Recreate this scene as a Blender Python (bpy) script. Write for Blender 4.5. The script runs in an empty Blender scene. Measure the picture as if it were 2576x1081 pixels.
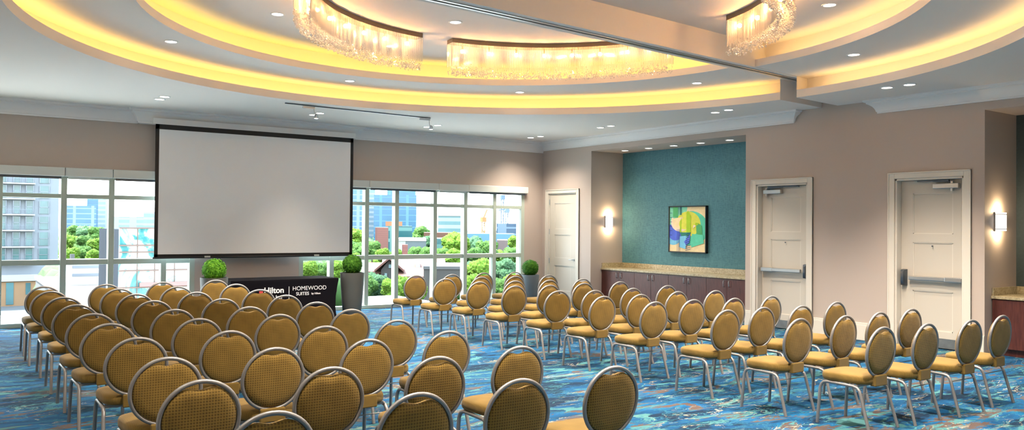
import bpy, bmesh, math, random
from math import sin, cos, pi, radians, hypot, atan2
from mathutils import Vector, Matrix, noise
from mathutils.geometry import tessellate_polygon
random.seed(7)
SC = bpy.context.scene
COL = SC.collection

# ---------------------------------------------------------------- camera
W_, H_, F_, CX_ = 2576, 1081, 2065.4, 1250.6
YAW, PIT, ROL, EYE = .6064, .0132, .0091, 1.7
_fw = Vector((sin(YAW)*cos(PIT), cos(YAW)*cos(PIT), sin(PIT)))
_r = Vector((cos(YAW), -sin(YAW), 0)); _u = _r.cross(_fw)
RX = _r*cos(ROL) + _u*sin(ROL); UY = _u*cos(ROL) - _r*sin(ROL)
cam_d = bpy.data.cameras.new('camera'); cam = bpy.data.objects.new('camera', cam_d); COL.objects.link(cam)
cam.matrix_world = Matrix(((RX.x, UY.x, -_fw.x, 0), (RX.y, UY.y, -_fw.y, 0), (RX.z, UY.z, -_fw.z, EYE), (0, 0, 0, 1)))
cam_d.sensor_width = 36; cam_d.lens = F_/W_*36; cam_d.shift_x = (W_/2-CX_)/W_; cam_d.clip_end = 4000; cam_d.clip_start = .05
SC.camera = cam
def at(px, py, Y):
    """world point on the sight line of the photograph's pixel at depth plane y = Y"""
    d = RX*((px-CX_)/F_) - UY*((py-H_/2)/F_) + _fw
    return Vector((0, 0, EYE)) + d*(Y/d.y)

# ---------------------------------------------------------------- world, sun, view
wd = bpy.data.worlds.new('sky'); SC.world = wd; wd.use_nodes = True
nt = wd.node_tree; bg = nt.nodes['Background']
tc = nt.nodes.new('ShaderNodeTexCoord'); sx = nt.nodes.new('ShaderNodeSeparateXYZ'); cr = nt.nodes.new('ShaderNodeValToRGB')
nt.links.new(tc.outputs['Generated'], sx.inputs[0]); nt.links.new(sx.outputs['Z'], cr.inputs[0]); nt.links.new(cr.outputs[0], bg.inputs[0])
cr.color_ramp.elements[0].position = 0; cr.color_ramp.elements[0].color = (.97, .99, 1, 1)
cr.color_ramp.elements[1].position = .5; cr.color_ramp.elements[1].color = (.68, .83, 1, 1)
bg.inputs[1].default_value = 5.0
sun_d = bpy.data.lights.new('sun', 'SUN'); sun_d.energy = 15.0; sun_d.angle = radians(.6); sun_d.color = (1, .96, .88)
sun = bpy.data.objects.new('sun', sun_d); COL.objects.link(sun); sun.rotation_euler = Vector((.42, -.24, -.88)).to_track_quat('-Z', 'Y').to_euler()
SC.view_settings.view_transform = 'Standard'; SC.view_settings.look = 'None'
SC.view_settings.exposure = 1.0; SC.view_settings.gamma = 1
SC.cycles.max_bounces = 8; SC.cycles.diffuse_bounces = 4; SC.cycles.transparent_max_bounces = 16
SC.cycles.caustics_reflective = False; SC.cycles.caustics_refractive = False; SC.cycles.sample_clamp_indirect = 4

for px_, sx_ in ((1.6, 4.7), (8.58, 5.4)):      # sampling portals in the two window openings (give no light themselves)
    pd = bpy.data.lights.new('window_portal', 'AREA'); pd.shape = 'RECTANGLE'; pd.size = sx_; pd.size_y = 2.5; pd.cycles.is_portal = True
    po = bpy.data.objects.new('window_portal', pd); COL.objects.link(po); po.location = (px_, 15.35, 1.28); po.rotation_euler = (radians(-90), 0, 0)
# ---------------------------------------------------------------- materials
def s2l(c):
    return tuple((x/255/12.92 if x/255 <= .04045 else ((x/255+.055)/1.055)**2.4) for x in c)
def mat(name, rgb, rough=.6, metal=0, spec=.5, emit=None, estr=0, bump=0, bscale=60, vary=0, vscale=4, trans=0, alpha=1, coat=0):
    m = bpy.data.materials.new(name); m.use_nodes = True; n = m.node_tree; b = n.nodes['Principled BSDF']
    c = s2l(rgb); b.inputs['Base Color'].default_value = (*c, 1); b.inputs['Roughness'].default_value = rough
    b.inputs['Metallic'].default_value = metal; b.inputs['Specular IOR Level'].default_value = spec
    b.inputs['Transmission Weight'].default_value = trans; b.inputs['Alpha'].default_value = alpha
    b.inputs['Coat Weight'].default_value = coat
    if emit: b.inputs['Emission Color'].default_value = (*emit, 1); b.inputs['Emission Strength'].default_value = estr
    if vary or bump:
        t = n.nodes.new('ShaderNodeTexCoord')
    if vary:
        z = n.nodes.new('ShaderNodeTexNoise'); z.inputs['Scale'].default_value = vscale; z.inputs['Detail'].default_value = 5
        n.links.new(t.outputs['Object'], z.inputs['Vector']); r = n.nodes.new('ShaderNodeValToRGB')
        r.color_ramp.elements[0].position = .3; r.color_ramp.elements[1].position = .7
        r.color_ramp.elements[0].color = (*[x*(1-vary) for x in c], 1); r.color_ramp.elements[1].color = (*[min(1, x*(1+vary)) for x in c], 1)
        n.links.new(z.outputs['Fac'], r.inputs[0]); n.links.new(r.outputs[0], b.inputs['Base Color'])
    if bump:
        z = n.nodes.new('ShaderNodeTexNoise'); z.inputs['Scale'].default_value = bscale
        n.links.new(t.outputs['Object'], z.inputs['Vector']); bp = n.nodes.new('ShaderNodeBump'); bp.inputs['Strength'].default_value = bump
        n.links.new(z.outputs['Fac'], bp.inputs['Height']); n.links.new(bp.outputs[0], b.inputs['Normal'])
    return m
def ramp(n, src, stops, const=False):
    r = n.nodes.new('ShaderNodeValToRGB'); e = r.color_ramp.elements
    if const: r.color_ramp.interpolation = 'CONSTANT'
    while len(e) < len(stops): e.new(.5)
    for k, (p, c) in enumerate(stops): e[k].position = p; e[k].color = (*c, 1)
    n.links.new(src, r.inputs[0]); return r.outputs[0]
def mapped(n, scale, kind='Object', rot=(0, 0, 0)):
    t = n.nodes.new('ShaderNodeTexCoord'); mp = n.nodes.new('ShaderNodeMapping'); mp.inputs['Scale'].default_value = scale; mp.inputs['Rotation'].default_value = rot
    n.links.new(t.outputs[kind], mp.inputs[0]); return mp.outputs[0]
def mix(n, fac, a, b, mode='MIX'):
    x = n.nodes.new('ShaderNodeMix'); x.data_type = 'RGBA'; x.blend_type = mode
    for v, s in ((fac, 0), (a, 6), (b, 7)):
        if hasattr(v, 'is_output') or isinstance(v, bpy.types.NodeSocket): n.links.new(v, x.inputs[s])
        elif s == 0: x.inputs[0].default_value = v
        else: x.inputs[s].default_value = (*v, 1)
    return x.outputs[2]
def noise_n(n, vec, scale, detail=4, dist=0, rough=.5):
    z = n.nodes.new('ShaderNodeTexNoise'); z.inputs['Scale'].default_value = scale; z.inputs['Detail'].default_value = detail
    z.inputs['Distortion'].default_value = dist; z.inputs['Roughness'].default_value = rough
    n.links.new(vec, z.inputs['Vector']); return z.outputs['Fac']
def emis(name, rgb, st):
    m = bpy.data.materials.new(name); m.use_nodes = True; n = m.node_tree; n.nodes.remove(n.nodes['Principled BSDF'])
    e = n.nodes.new('ShaderNodeEmission'); e.inputs[0].default_value = (*rgb, 1); e.inputs[1].default_value = st
    n.links.new(e.outputs[0], n.nodes['Material Output'].inputs[0]); return m

M = {}
M['wall'] = mat('wall paint greige', (192, 178, 169), .75, bump=.02, bscale=120)
M['ceil'] = mat('ceiling paint', (246, 236, 228), .8)
M['crown'] = mat('crown paint', (244, 240, 238), .55)
M['trim'] = mat('door trim paint', (222, 216, 206), .4)
M['door'] = mat('door paint', (208, 201, 190), .45)
M['groove'] = mat('door panel edge', (190, 180, 165), .5)
M['frame'] = mat('window frame paint', (184, 196, 184), .4)
M['shade'] = mat('shade cassette', (216, 220, 216), .5)
M['silver'] = mat('chair frame silver', (146, 145, 147), .42, .55)
M['steel'] = mat('brushed steel', (190, 192, 194), .3, .9)
M['dsteel'] = mat('dark steel', (96, 104, 114), .35, .8)
M['kick'] = mat('kick plate steel', (150, 152, 152), .35, .7, vary=.15, vscale=9)
M['black'] = mat('black border', (20, 20, 24), .5)
M['screen'] = mat('screen fabric', (250, 251, 254), .9)
M['pot'] = mat('planter grey', (78, 80, 79), .45, vary=.06)
M['pot2'] = mat('planter pale grey', (112, 120, 126), .45, vary=.06)
M['soil'] = mat('soil', (50, 38, 28), .9)
M['cloth'] = mat('table cover black', (11, 9, 17), .9, spec=.15)
M['white'] = mat('printed white', (236, 236, 240), .6)
M['redp'] = mat('printed red', (190, 60, 60), .6)
M['lens'] = emis('lamp lens', (1, .93, .82), 7)
M['bulb'] = emis('chandelier bulb', (1, .5, .18), 215)
M['sconce'] = emis('sconce diffuser', (1, .93, .86), 1.9)
M['cove'] = emis('cove led', (1, .63, .15), 3.9)
M['cove2'] = emis('cove led inner', (1, .7, .11), 3.4)
M['coveN'] = emis('cove led near', (1, .66, .24), 3.4)
M['canopy'] = mat('canopy bronze', (150, 128, 104), .4, .4)
M['dark'] = mat('dark slot', (70, 64, 60), .6)

# teal grasscloth wall covering
m = M['teal'] = mat('teal wall covering', (72, 132, 134), .75); n = m.node_tree; b = n.nodes['Principled BSDF']
z1 = noise_n(n, mapped(n, (1, 90, 6)), 2, 4); z2 = noise_n(n, mapped(n, (1, 8, 110)), 2, 4)
z3 = n.nodes.new('ShaderNodeMath'); z3.operation = 'ADD'; n.links.new(z1, z3.inputs[0]); n.links.new(z2, z3.inputs[1])
n.links.new(ramp(n, z3.outputs[0], [(.72, s2l((66, 110, 126))), (1.0, s2l((78, 128, 142))), (1.0, s2l((88, 140, 152)))]), b.inputs['Base Color'])
# granite
m = M['granite'] = mat('granite', (180, 165, 130), .25); n = m.node_tree; b = n.nodes['Principled BSDF']
g1 = noise_n(n, mapped(n, (1, 1, 1)), 28, 8, .6, .7); g2 = noise_n(n, mapped(n, (1, 1, 1)), 5, 5)
ga = ramp(n, g1, [(.3, s2l((88, 72, 50))), (.45, s2l((166, 150, 116))), (.6, s2l((206, 192, 158))), (.75, s2l((150, 136, 92)))])
gb = ramp(n, g2, [(.35, s2l((188, 178, 152))), (.65, s2l((164, 150, 116)))])
n.links.new(mix(n, .6, gb, ga), b.inputs['Base Color'])
# cherry wood
m = M['wood'] = mat('cherry wood', (92, 42, 34), .35); n = m.node_tree; b = n.nodes['Principled BSDF']
w1 = noise_n(n, mapped(n, (1, 7, .7)), 6, 6, .4)
n.links.new(ramp(n, w1, [(.3, s2l((70, 36, 31))), (.5, s2l((86, 45, 40))), (.7, s2l((98, 54, 47)))]), b.inputs['Base Color'])
# chair fabrics: woven check
def weave(name, lo, hi, pitch, depth, bs=.12):
    m = mat(name, hi, .8, spec=.25); n = m.node_tree; b = n.nodes['Principled BSDF']
    t = n.nodes.new('ShaderNodeTexCoord'); s = n.nodes.new('ShaderNodeSeparateXYZ'); n.links.new(t.outputs['Object'], s.inputs[0])
    def wv(sock, k):
        a = n.nodes.new('ShaderNodeMath'); a.operation = 'MULTIPLY'; a.inputs[1].default_value = 2*pi/pitch; n.links.new(sock, a.inputs[0])
        c = n.nodes.new('ShaderNodeMath'); c.operation = 'SINE'; n.links.new(a.outputs[0], c.inputs[0]); return c.outputs[0]
    zz = s.outputs['Z'] if depth else s.outputs['Y']
    p = n.nodes.new('ShaderNodeMath'); p.operation = 'MAXIMUM'; n.links.new(wv(s.outputs['X'], 0), p.inputs[0]); n.links.new(wv(zz, 1), p.inputs[1])
    c = ramp(n, p.outputs[0], [(0, s2l(lo)), (.35, s2l(lo)), (.75, s2l(hi))])
    z = noise_n(n, t.outputs['Object'], 9, 3)
    c2 = mix(n, 1, c, ramp(n, z, [(.3, (.82, .82, .82)), (.7, (1, 1, 1))]), 'MULTIPLY')
    n.links.new(c2, b.inputs['Base Color'])
    bp = n.nodes.new('ShaderNodeBump'); bp.inputs['Strength'].default_value = bs; bp.inputs['Distance'].default_value = .003
    n.links.new(p.outputs[0], bp.inputs['Height']); n.links.new(bp.outputs[0], b.inputs['Normal']); b.inputs['Sheen Weight'].default_value = .15
    return m
M['seatfab'] = weave('gold seat fabric', (122, 97, 43), (130, 104, 48), .010, False, .04)
M['backfab'] = weave('gold back fabric', (112, 88, 38), (150, 120, 55), .0155, True)
# carpet
m = M['carpet'] = mat('patterned carpet', (20, 100, 160), .9, spec=.2); n = m.node_tree; b = n.nodes['Principled BSDF']; b.inputs['Sheen Weight'].default_value = .05; b.inputs['Sheen Tint'].default_value = (.3, .7, 1, 1)
v = mapped(n, (.6, 1.6, 1), rot=(0, 0, -.12)); wz = n.nodes.new('ShaderNodeTexNoise'); wz.inputs['Scale'].default_value = 1.6; wz.inputs['Detail'].default_value = 4
n.links.new(v, wz.inputs['Vector'])
va = n.nodes.new('ShaderNodeVectorMath'); va.operation = 'MULTIPLY_ADD'; n.links.new(wz.outputs['Color'], va.inputs[0]); va.inputs[1].default_value = (.7, .7, .7); n.links.new(v, va.inputs[2])
V = va.outputs[0]
def band(src, lo, hi, w=.012):          # soft-edged mask, 1 between lo and hi
    return ramp(n, src, [(0, (0, 0, 0)), (lo, (0, 0, 0)), (lo+w, (1, 1, 1)), (hi, (1, 1, 1)), (min(1, hi+w), (0, 0, 0))])
base = ramp(n, noise_n(n, V, 1.9, 7, .4, .64), [(0, s2l((0, 32, 60))), (.43, s2l((0, 34, 64))), (.46, s2l((0, 62, 104))), (.54, s2l((0, 78, 128))), (.6, s2l((2, 98, 150)))])
taupe = ramp(n, noise_n(n, V, 1.9, 8, .6, .68), [(.552, (0, 0, 0)), (.569, (1, 1, 1))])
aqua = ramp(n, noise_n(n, V, 2.9, 9, 1.1, .7), [(.56, (0, 0, 0)), (.578, (1, 1, 1))])
vb = n.nodes.new('ShaderNodeVectorMath'); vb.operation = 'ADD'; n.links.new(V, vb.inputs[0]); vb.inputs[1].default_value = (13, 7, 3)
aqua2 = band(noise_n(n, vb.outputs[0], 2.4, 7, 1.4, .66), .503, .522)
c1 = mix(n, taupe, base, s2l((86, 71, 67))); c2 = mix(n, aqua, c1, s2l((72, 126, 132))); c2 = mix(n, aqua2, c2, s2l((44, 108, 130)))
vc = n.nodes.new('ShaderNodeVectorMath'); vc.operation = 'ADD'; n.links.new(V, vc.inputs[0]); vc.inputs[1].default_value = (3, 21, 8)
ln = band(noise_n(n, vc.outputs[0], 1.7, 4, 1.5, .55), .497, .506, .004)
msk = ramp(n, noise_n(n, v, 2.2, 2), [(.5, (0, 0, 0)), (.52, (1, 1, 1))])
c3 = mix(n, mix(n, 1, ln, msk, 'MULTIPLY'), c2, s2l((164, 158, 138)))
fz = noise_n(n, mapped(n, (1, 1, 1)), 220, 2)
n.links.new(mix(n, 1, c3, ramp(n, fz, [(.2, (.78, .78, .78)), (.8, (1, 1, 1))]), 'MULTIPLY'), b.inputs['Base Color'])
bp = n.nodes.new('ShaderNodeBump'); bp.inputs['Strength'].default_value = .3; n.links.new(fz, bp.inputs['Height']); n.links.new(bp.outputs[0], b.inputs['Normal'])
# window glass: thin clear pane
m = M['glass'] = bpy.data.materials.new('window glass'); m.use_nodes = True; n = m.node_tree; n.nodes.remove(n.nodes['Principled BSDF'])
tr = n.nodes.new('ShaderNodeBsdfTransparent'); tr.inputs[0].default_value = (.93, .985, .97, 1); gl = n.nodes.new('ShaderNodeBsdfGlossy'); gl.inputs['Roughness'].default_value = .02
fr = n.nodes.new('ShaderNodeFresnel'); fr.inputs[0].default_value = 1.25; ms = n.nodes.new('ShaderNodeMixShader')
n.links.new(fr.outputs[0], ms.inputs[0]); n.links.new(tr.outputs[0], ms.inputs[1]); n.links.new(gl.outputs[0], ms.inputs[2]); n.links.new(ms.outputs[0], n.nodes['Material Output'].inputs[0])
# crystal strands: bright translucent glass
def crystal(name, rgb, tr_w):
    m = bpy.data.materials.new(name); m.use_nodes = True; n = m.node_tree; n.nodes.remove(n.nodes['Principled BSDF'])
    t = n.nodes.new('ShaderNodeBsdfTransparent'); tl = n.nodes.new('ShaderNodeBsdfTranslucent'); g = n.nodes.new('ShaderNodeBsdfGlossy'); g.inputs['Roughness'].default_value = .12
    d = n.nodes.new('ShaderNodeBsdfDiffuse')
    tl.inputs[0].default_value = (*rgb, 1); d.inputs[0].default_value = (*rgb, 1)
    a = n.nodes.new('ShaderNodeMixShader'); a.inputs[0].default_value = .5; n.links.new(tl.outputs[0], a.inputs[1]); n.links.new(d.outputs[0], a.inputs[2])
    c = n.nodes.new('ShaderNodeMixShader'); c.inputs[0].default_value = .14; n.links.new(a.outputs[0], c.inputs[1]); n.links.new(g.outputs[0], c.inputs[2])
    e = n.nodes.new('ShaderNodeMixShader'); e.inputs[0].default_value = tr_w; n.links.new(c.outputs[0], e.inputs[1]); n.links.new(t.outputs[0], e.inputs[2])
    n.links.new(e.outputs[0], n.nodes['Material Output'].inputs[0]); return m
M['strand'] = crystal('crystal strand', (.95, .9, .82), .12)
M['bead'] = crystal('crystal bead', (.96, .94, .92), .22)
# greenery
def leafy(name, a, bcol, ccol, scale):
    m = mat(name, bcol, .7, spec=.2); n = m.node_tree; bb = n.nodes['Principled BSDF']
    z = noise_n(n, mapped(n, (1, 1, 1)), scale, 6, .3, .7)
    n.links.new(ramp(n, z, [(.3, s2l(a)), (.5, s2l(bcol)), (.68, s2l(ccol))]), bb.inputs['Base Color'])
    if name.startswith('tree'):
        z2_ = noise_n(n, mapped(n, (1, 1, 1)), scale*2.2, 5, 0, .75); bp = n.nodes.new('ShaderNodeBump'); bp.inputs['Strength'].default_value = 1; bp.inputs['Distance'].default_value = .12
        n.links.new(z2_, bp.inputs['Height']); n.links.new(bp.outputs[0], bb.inputs['Normal'])
    return m
M['topiary'] = leafy('topiary leaves', (40, 84, 14), (84, 146, 30), (132, 190, 56), 18)
M['topdark'] = leafy('topiary leaves dark', (30, 70, 14), (60, 112, 26), (98, 150, 44), 18)
M['tree0'] = leafy('tree bright', (88, 146, 30), (140, 196, 44), (186, 224, 70), 5.5)
M['tree1'] = leafy('tree mid', (64, 124, 48), (108, 168, 66), (152, 200, 88), 5.5)
M['tree2'] = leafy('tree blue green', (62, 124, 84), (104, 164, 112), (146, 196, 134), 5.5)
M['tree3'] = leafy('tree far', (96, 160, 120), (126, 186, 120), (156, 208, 134), 5.5)

# ---------------------------------------------------------------- mesh helpers
class MB:
    def __init__(self): self.v = []; self.f = []; self.mi = []; self.cur = 0
    def add(self, vs, fs):
        o = len(self.v); self.v += [tuple(p) for p in vs]; self.f += [tuple(i+o for i in f) for f in fs]; self.mi += [self.cur]*len(fs); return self
    def box(self, x0, x1, y0, y1, z0, z1):
        return self.add([(x0, y0, z0), (x1, y0, z0), (x1, y1, z0), (x0, y1, z0), (x0, y0, z1), (x1, y0, z1), (x1, y1, z1), (x0, y1, z1)],
                        [(3, 2, 1, 0), (4, 5, 6, 7), (0, 1, 5, 4), (1, 2, 6, 5), (2, 3, 7, 6), (3, 0, 4, 7)])
    def quad(self, a, b, c, d): return self.add([a, b, c, d], [(0, 1, 2, 3)])
    def poly(self, pts, z):          # flat horizontal polygon
        return self.add([(p[0], p[1], z) for p in pts], [tuple(t) for t in tessellate_polygon([[Vector((p[0], p[1], 0)) for p in pts]])])
    def strip(self, pts, z0, z1):
        k = len(pts); return self.add([(p[0], p[1], z0) for p in pts]+[(p[0], p[1], z1) for p in pts], [(i, i+1, k+i+1, k+i) for i in range(k-1)])
    def ribbon(self, A, B, z):       # between two open polylines, flat
        k = len(A); return self.add([(p[0], p[1], z) for p in A]+[(p[0], p[1], z) for p in B], [(i, i+1, k+i+1, k+i) for i in range(k-1)])
    def prism(self, pts, z0, z1):
        k = len(pts); self.strip(list(pts)+[pts[0]], z0, z1); self.poly(pts, z0); return self.poly(pts, z1)
    def loft(self, rings, cap=True, closed=True):
        k = len(rings[0]); vs = [p for r in rings for p in r]; fs = []
        for a in range(len(rings)-1):
            for i in range(k if closed else k-1):
                j = (i+1) % k; fs.append((a*k+i, a*k+j, (a+1)*k+j, (a+1)*k+i))
        if cap: fs += [tuple(range(k))[::-1], tuple((len(rings)-1)*k+i for i in range(k))]
        return self.add(vs, fs)
    def tube(self, path, r, seg=8, closed=False, cap=True):
        P = [Vector(p) for p in path]; rings = []; up = None
        for i, p in enumerate(P):
            a = P[i-1] if (i or closed) else P[0]; c = P[(i+1) % len(P)] if (i < len(P)-1 or closed) else P[-1]
            t = (c-a).normalized()
            if up is None: up = t.orthogonal().normalized()
            up = (up - t*up.dot(t)).normalized(); s = t.cross(up)
            rr = r[i] if isinstance(r, (list, tuple)) else r
            rings.append([p+(up*cos(2*pi*k/seg)+s*sin(2*pi*k/seg))*rr for k in range(seg)])
        if closed: rings.append(rings[0])
        return self.loft(rings, cap and not closed)
    def lathe(self, prof, seg=32, c=(0, 0)):
        return self.loft([[(c[0]+r*cos(2*pi*k/seg), c[1]+r*sin(2*pi*k/seg), z) for k in range(seg)] for r, z in prof])
    def build(self, name, m, parent=None, smooth=False, bevel=0, loc=None):
        me = bpy.data.meshes.new(name); me.from_pydata(self.v, [], self.f); me.update()
        ms = m if isinstance(m, (list, tuple)) else [m]
        for x in ms: me.materials.append(x)
        if len(ms) > 1: me.polygons.foreach_set('material_index', self.mi)
        bm = bmesh.new(); bm.from_mesh(me); bmesh.ops.recalc_face_normals(bm, faces=bm.faces); bm.to_mesh(me); bm.free()
        if smooth: me.polygons.foreach_set('use_smooth', [True]*len(me.polygons)); me.set_sharp_from_angle(angle=radians(smooth if smooth > 1 else 50))
        o = bpy.data.objects.new(name, me); COL.objects.link(o)
        if parent: o.parent = parent
        if loc: o.location = loc
        if bevel:
            bv = o.modifiers.new('bevel', 'BEVEL'); bv.width = bevel; bv.segments = 2; bv.limit_method = 'ANGLE'
        return o
def B(*a): return MB().box(*a)
def tag(o, label, cat, group=None, kind=None):
    if label: o['label'] = label
    if cat: o['category'] = cat
    if group: o['group'] = group
    if kind: o['kind'] = kind
    return o
def thing(name, label, cat, loc=(0, 0, 0), rz=0, group=None):
    o = bpy.data.objects.new(name, None); COL.objects.link(o); o.location = loc; o.rotation_euler = (0, 0, rz); o.empty_display_size = .1
    return tag(o, label, cat, group)
def struct(o): o['kind'] = 'structure'; return o
def dup(root, loc, rz=0, label=None, group=None, scale=None):
    r = root.copy(); COL.objects.link(r); r.location = loc; r.rotation_euler = (0, 0, rz)
    if scale: r.scale = scale
    if label: r['label'] = label
    if group: r['group'] = group
    for ch in list(root.children):
        c = ch.copy(); COL.objects.link(c); c.parent = r
        for g in list(ch.children):
            d = g.copy(); COL.objects.link(d); d.parent = c
    return r
def light(name, kind, energy, col, parent=None, loc=(0, 0, 0), size=.08, spot=None, rot=(0, 0, 0)):
    d = bpy.data.lights.new(name, kind); d.energy = energy; d.color = col
    if kind in ('SPOT', 'POINT'): d.shadow_soft_size = size
    if spot: d.spot_size = radians(spot); d.spot_blend = 1
    o = bpy.data.objects.new(name, d); COL.objects.link(o); o.location = loc; o.rotation_euler = rot
    if parent: o.parent = parent
    return o

# ================================================================ SETTING
XR, YW, XL, YN = 11.80, 15.16, -.7, -.7          # right wall, window wall, left wall, near wall
ZC, Z2, Z3 = 3.65, 3.97, 4.31
struct(B(XL-.3, XR+1.6, YN-.3, YW+.3, -.2, 0).build('floor', M['carpet']))

# ---- ceiling: two half-round trays cut by a cross beam
L1 = lambda x: 7.0+.08*(x-4.4)
L2 = lambda x: L1(x)+.28
def arc(c, R, far, k=120):
    """right end -> left end of the half circle beyond (far) or before (near) the beam"""
    line = L2 if far else L1; s = .08; q = line(0)-c[1]        # y-cy = s*x+q with x absolute
    A = 1+s*s; Bq = -2*c[0]+2*s*q; Cq = c[0]**2+q*q-R*R; D = math.sqrt(Bq*Bq-4*A*Cq)
    xr, xl = (-Bq+D)/(2*A), (-Bq-D)/(2*A)
    a0 = atan2(line(xr)-c[1], xr-c[0]); a1 = atan2(line(xl)-c[1], xl-c[0])
    if far: a1 += 2*pi if a1 < a0 else 0
    else: a1 -= 2*pi if a1 > a0 else 0
    return [(c[0]+R*cos(a0+(a1-a0)*i/k), c[1]+R*sin(a0+(a1-a0)*i/k)) for i in range(k+1)]
cm = MB()
half = {}
for far in (True, False):
    c1, R1 = (5.51, 7.43), 5.10
    c2, R2 = ((5.39, 7.62), 3.92) if far else ((5.20, 7.41), 4.33)
    o1 = arc(c1, R1, far); b1 = arc(c1, R1+.30, far); o2 = arc(c2, R2, far); b2 = arc(c2, R2+.27, far)
    i1 = arc(c1, R1+.03, far); i2 = arc(c2, R2+.03, far)
    line = L2 if far else L1; ye = YW if far else YN
    cm.poly([(XL, ye), (XR, ye), (XR, line(XR))]+o1+[(XL, line(XL))], ZC)
    zl1, zl2 = (3.765, 4.07)
    cm.strip(o1, ZC, zl1); cm.ribbon(o1, i1, zl1); cm.strip(i1, 3.70, zl1); cm.ribbon(i1, b1, 3.70); cm.strip(b1, 3.70, Z2)
    cm.poly(b1+o2[::-1], Z2)
    cm.strip(o2, Z2, zl2); cm.ribbon(o2, i2, zl2); cm.strip(i2, 4.0, zl2); cm.ribbon(i2, b2, 4.0); cm.strip(b2, 4.0, Z3)
    cm.poly(b2, Z3)
    # slot side beyond the trays
    for e in (0, -1):
        xe = XR if e == 0 else XL
        cm.strip([o1[e], (xe, line(xe))], ZC, Z2)
        cm.strip([o2[e], b2[e]], Z2, Z2+.03)
    half[far] = (c1, R1, c2, R2)
ceiling = struct(cm.build('ceiling', M['ceil'], smooth=40))
for far in (True, False):
    c1, R1, c2, R2 = half[far]
    A_, B_ = arc(c1, R1+.07, far), arc(c1, R1+.15, far)
    MB().ribbon(A_[2:-2], B_[2:-2], 3.712).build('cove_light_strip', M['cove'] if far else M['coveN'], ceiling)
    A_, B_ = arc(c2, R2+.07, far), arc(c2, R2+.14, far)
    MB().ribbon(A_[2:-2], B_[2:-2], 4.012).build('cove_light_strip', M['cove2'] if far else M['coveN'], ceiling)
# beam with the partition track in its underside
bm_ = MB()
def beamseg(x0, x1, off0, off1, z0, z1):
    P = [(x0, L1(x0)+off0), (x1, L1(x1)+off0), (x1, L1(x1)+off1), (x0, L1(x0)+off1)]; bm_.prism(P, z0, z1)
beamseg(XL, XR, .0, .10, Z2-.004, Z3+.1); beamseg(XL, XR, .18, .28, Z2-.004, Z3+.1); beamseg(XL, XR, .10, .18, Z2+.04, Z3+.1)
beam = struct(bm_.build('ceiling_beam', M['ceil']))
bm_ = MB(); beamseg(XL, XR-.01, .085, .115, Z2-.014, Z2-.003); beamseg(XL, XR-.01, .165, .195, Z2-.014, Z2-.003)
bm_.build('track_rail', M['steel'], beam)
struct(B(XL-1, XR+2, YN-1, YW+.4, 4.75, 5.0).build('roof', M['wall']))

# ---- walls
TOP = 4.75
w = MB(); w.box(XL-.3, XR+.2, YW, YW+.3, 2.58, TOP); w.box(3.93, 5.89, YW, YW+.3, 0, 2.58); w.box(11.27, XR+.2, YW, YW+.3, 0, 2.58)
w.box(6.9, 6.9, YW, YW, 0, 0)
struct(w.build('wall_far', M['wall']))
M['wall2'] = mat('wall paint pale', (236, 226, 214), .75)
struct(B(XL-.3, XL, YN-.3, YW, 0, TOP).build('wall_left', M['wall2']))
struct(B(XL-.3, XR+2, YN-.3, YN, 0, TOP).build('wall_near', M['wall2']))
NY0, NY1, PY0, PY1, XB = 9.36, 13.45, 1.2, 5.39, 12.73       # niche and second niche extents, niche back
NZ = 3.34
w = MB(); T = .24
DO = [(13.93, 14.92, 2.45), (8.12, 9.13, 2.45), (5.66, 6.65, 2.45)]
def wall_seg(y0, y1, doors):
    ys = y0
    for a, b_, zt in sorted(doors):
        w.box(XR, XR+T, ys, a, 0, TOP); w.box(XR, XR+T, a, b_, zt, TOP); ys = b_
    w.box(XR, XR+T, ys, y1, 0, TOP)
wall_seg(NY1, YW, DO[:1]); wall_seg(PY1, NY0, DO[1:]); w.box(XR, XR+T, YN, PY0, 0, TOP)
for a, b_ in ((NY0, NY1), (PY0, PY1)):
    w.box(XR, XB+.2, a, b_, NZ, TOP)
    w.box(XR+T, XB+.2, b_, b_+.2, 0, TOP); w.box(XR+T, XB+.2, a-.2, a, 0, TOP)
struct(w.build('wall_right', M['wall']))
w = MB()
for a, b_, zt in DO: w.box(XR+T, XR+T+.05, a-.1, b_+.1, 0, zt+.1)
struct(w.build('wall_corridor', M['wall']))
struct(B(XB, XB+.2, NY0, NY1, 0, NZ).build('wall_niche', M['teal']))
struct(B(XB, XB+.2, PY0, PY1, 0, NZ).build('wall_niche', mat('dark second niche wall', (62, 76, 80), .75, vary=.1, vscale=30)))  # second niche wall coloured darker and greyer than the teal one

# ---- crown mouldings
PROF = [(0, 0), (.022, 0), (.022, .022), (.034, .026), (.04, .05), (.05, .075), (.07, .105), (.1, .13), (.125, .145), (.135, .15), (.135, .165), (.16, .172), (.17, .185), (.17, 1)]
def crown(n_, zb, path):
    k = (3.63-zb)/.185; rings = [[(x, y, min(zb+z*k, ZC+.01)) for x, y in path(d)] for d, z in PROF]
    mb = MB(); mb.loft(rings, cap=False, closed=False)
    return struct(mb.build(n_, M['crown'], smooth=35))
J = .13
crown('trim_1', 3.45, lambda d: [(XR, 8.40-d), (XR-d, 8.40-d), (XR-d, YW-d*.2)])
crown('trim_2', 3.405, lambda d: [(XR-d*.2, YW-d), (6.95+d, YW-d), (6.95+d, YW-J-d), (2.95-d, YW-J-d), (2.95-d, YW-d), (XL, YW-d)])
crown('trim_3', 3.45, lambda d: [(XR-d, YN), (XR-d, 6.90+d), (XR, 6.90+d)])
struct(B(2.97, 6.93, YW-J, YW, 3.405, ZC).build('trim_4', M['crown']))

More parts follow.
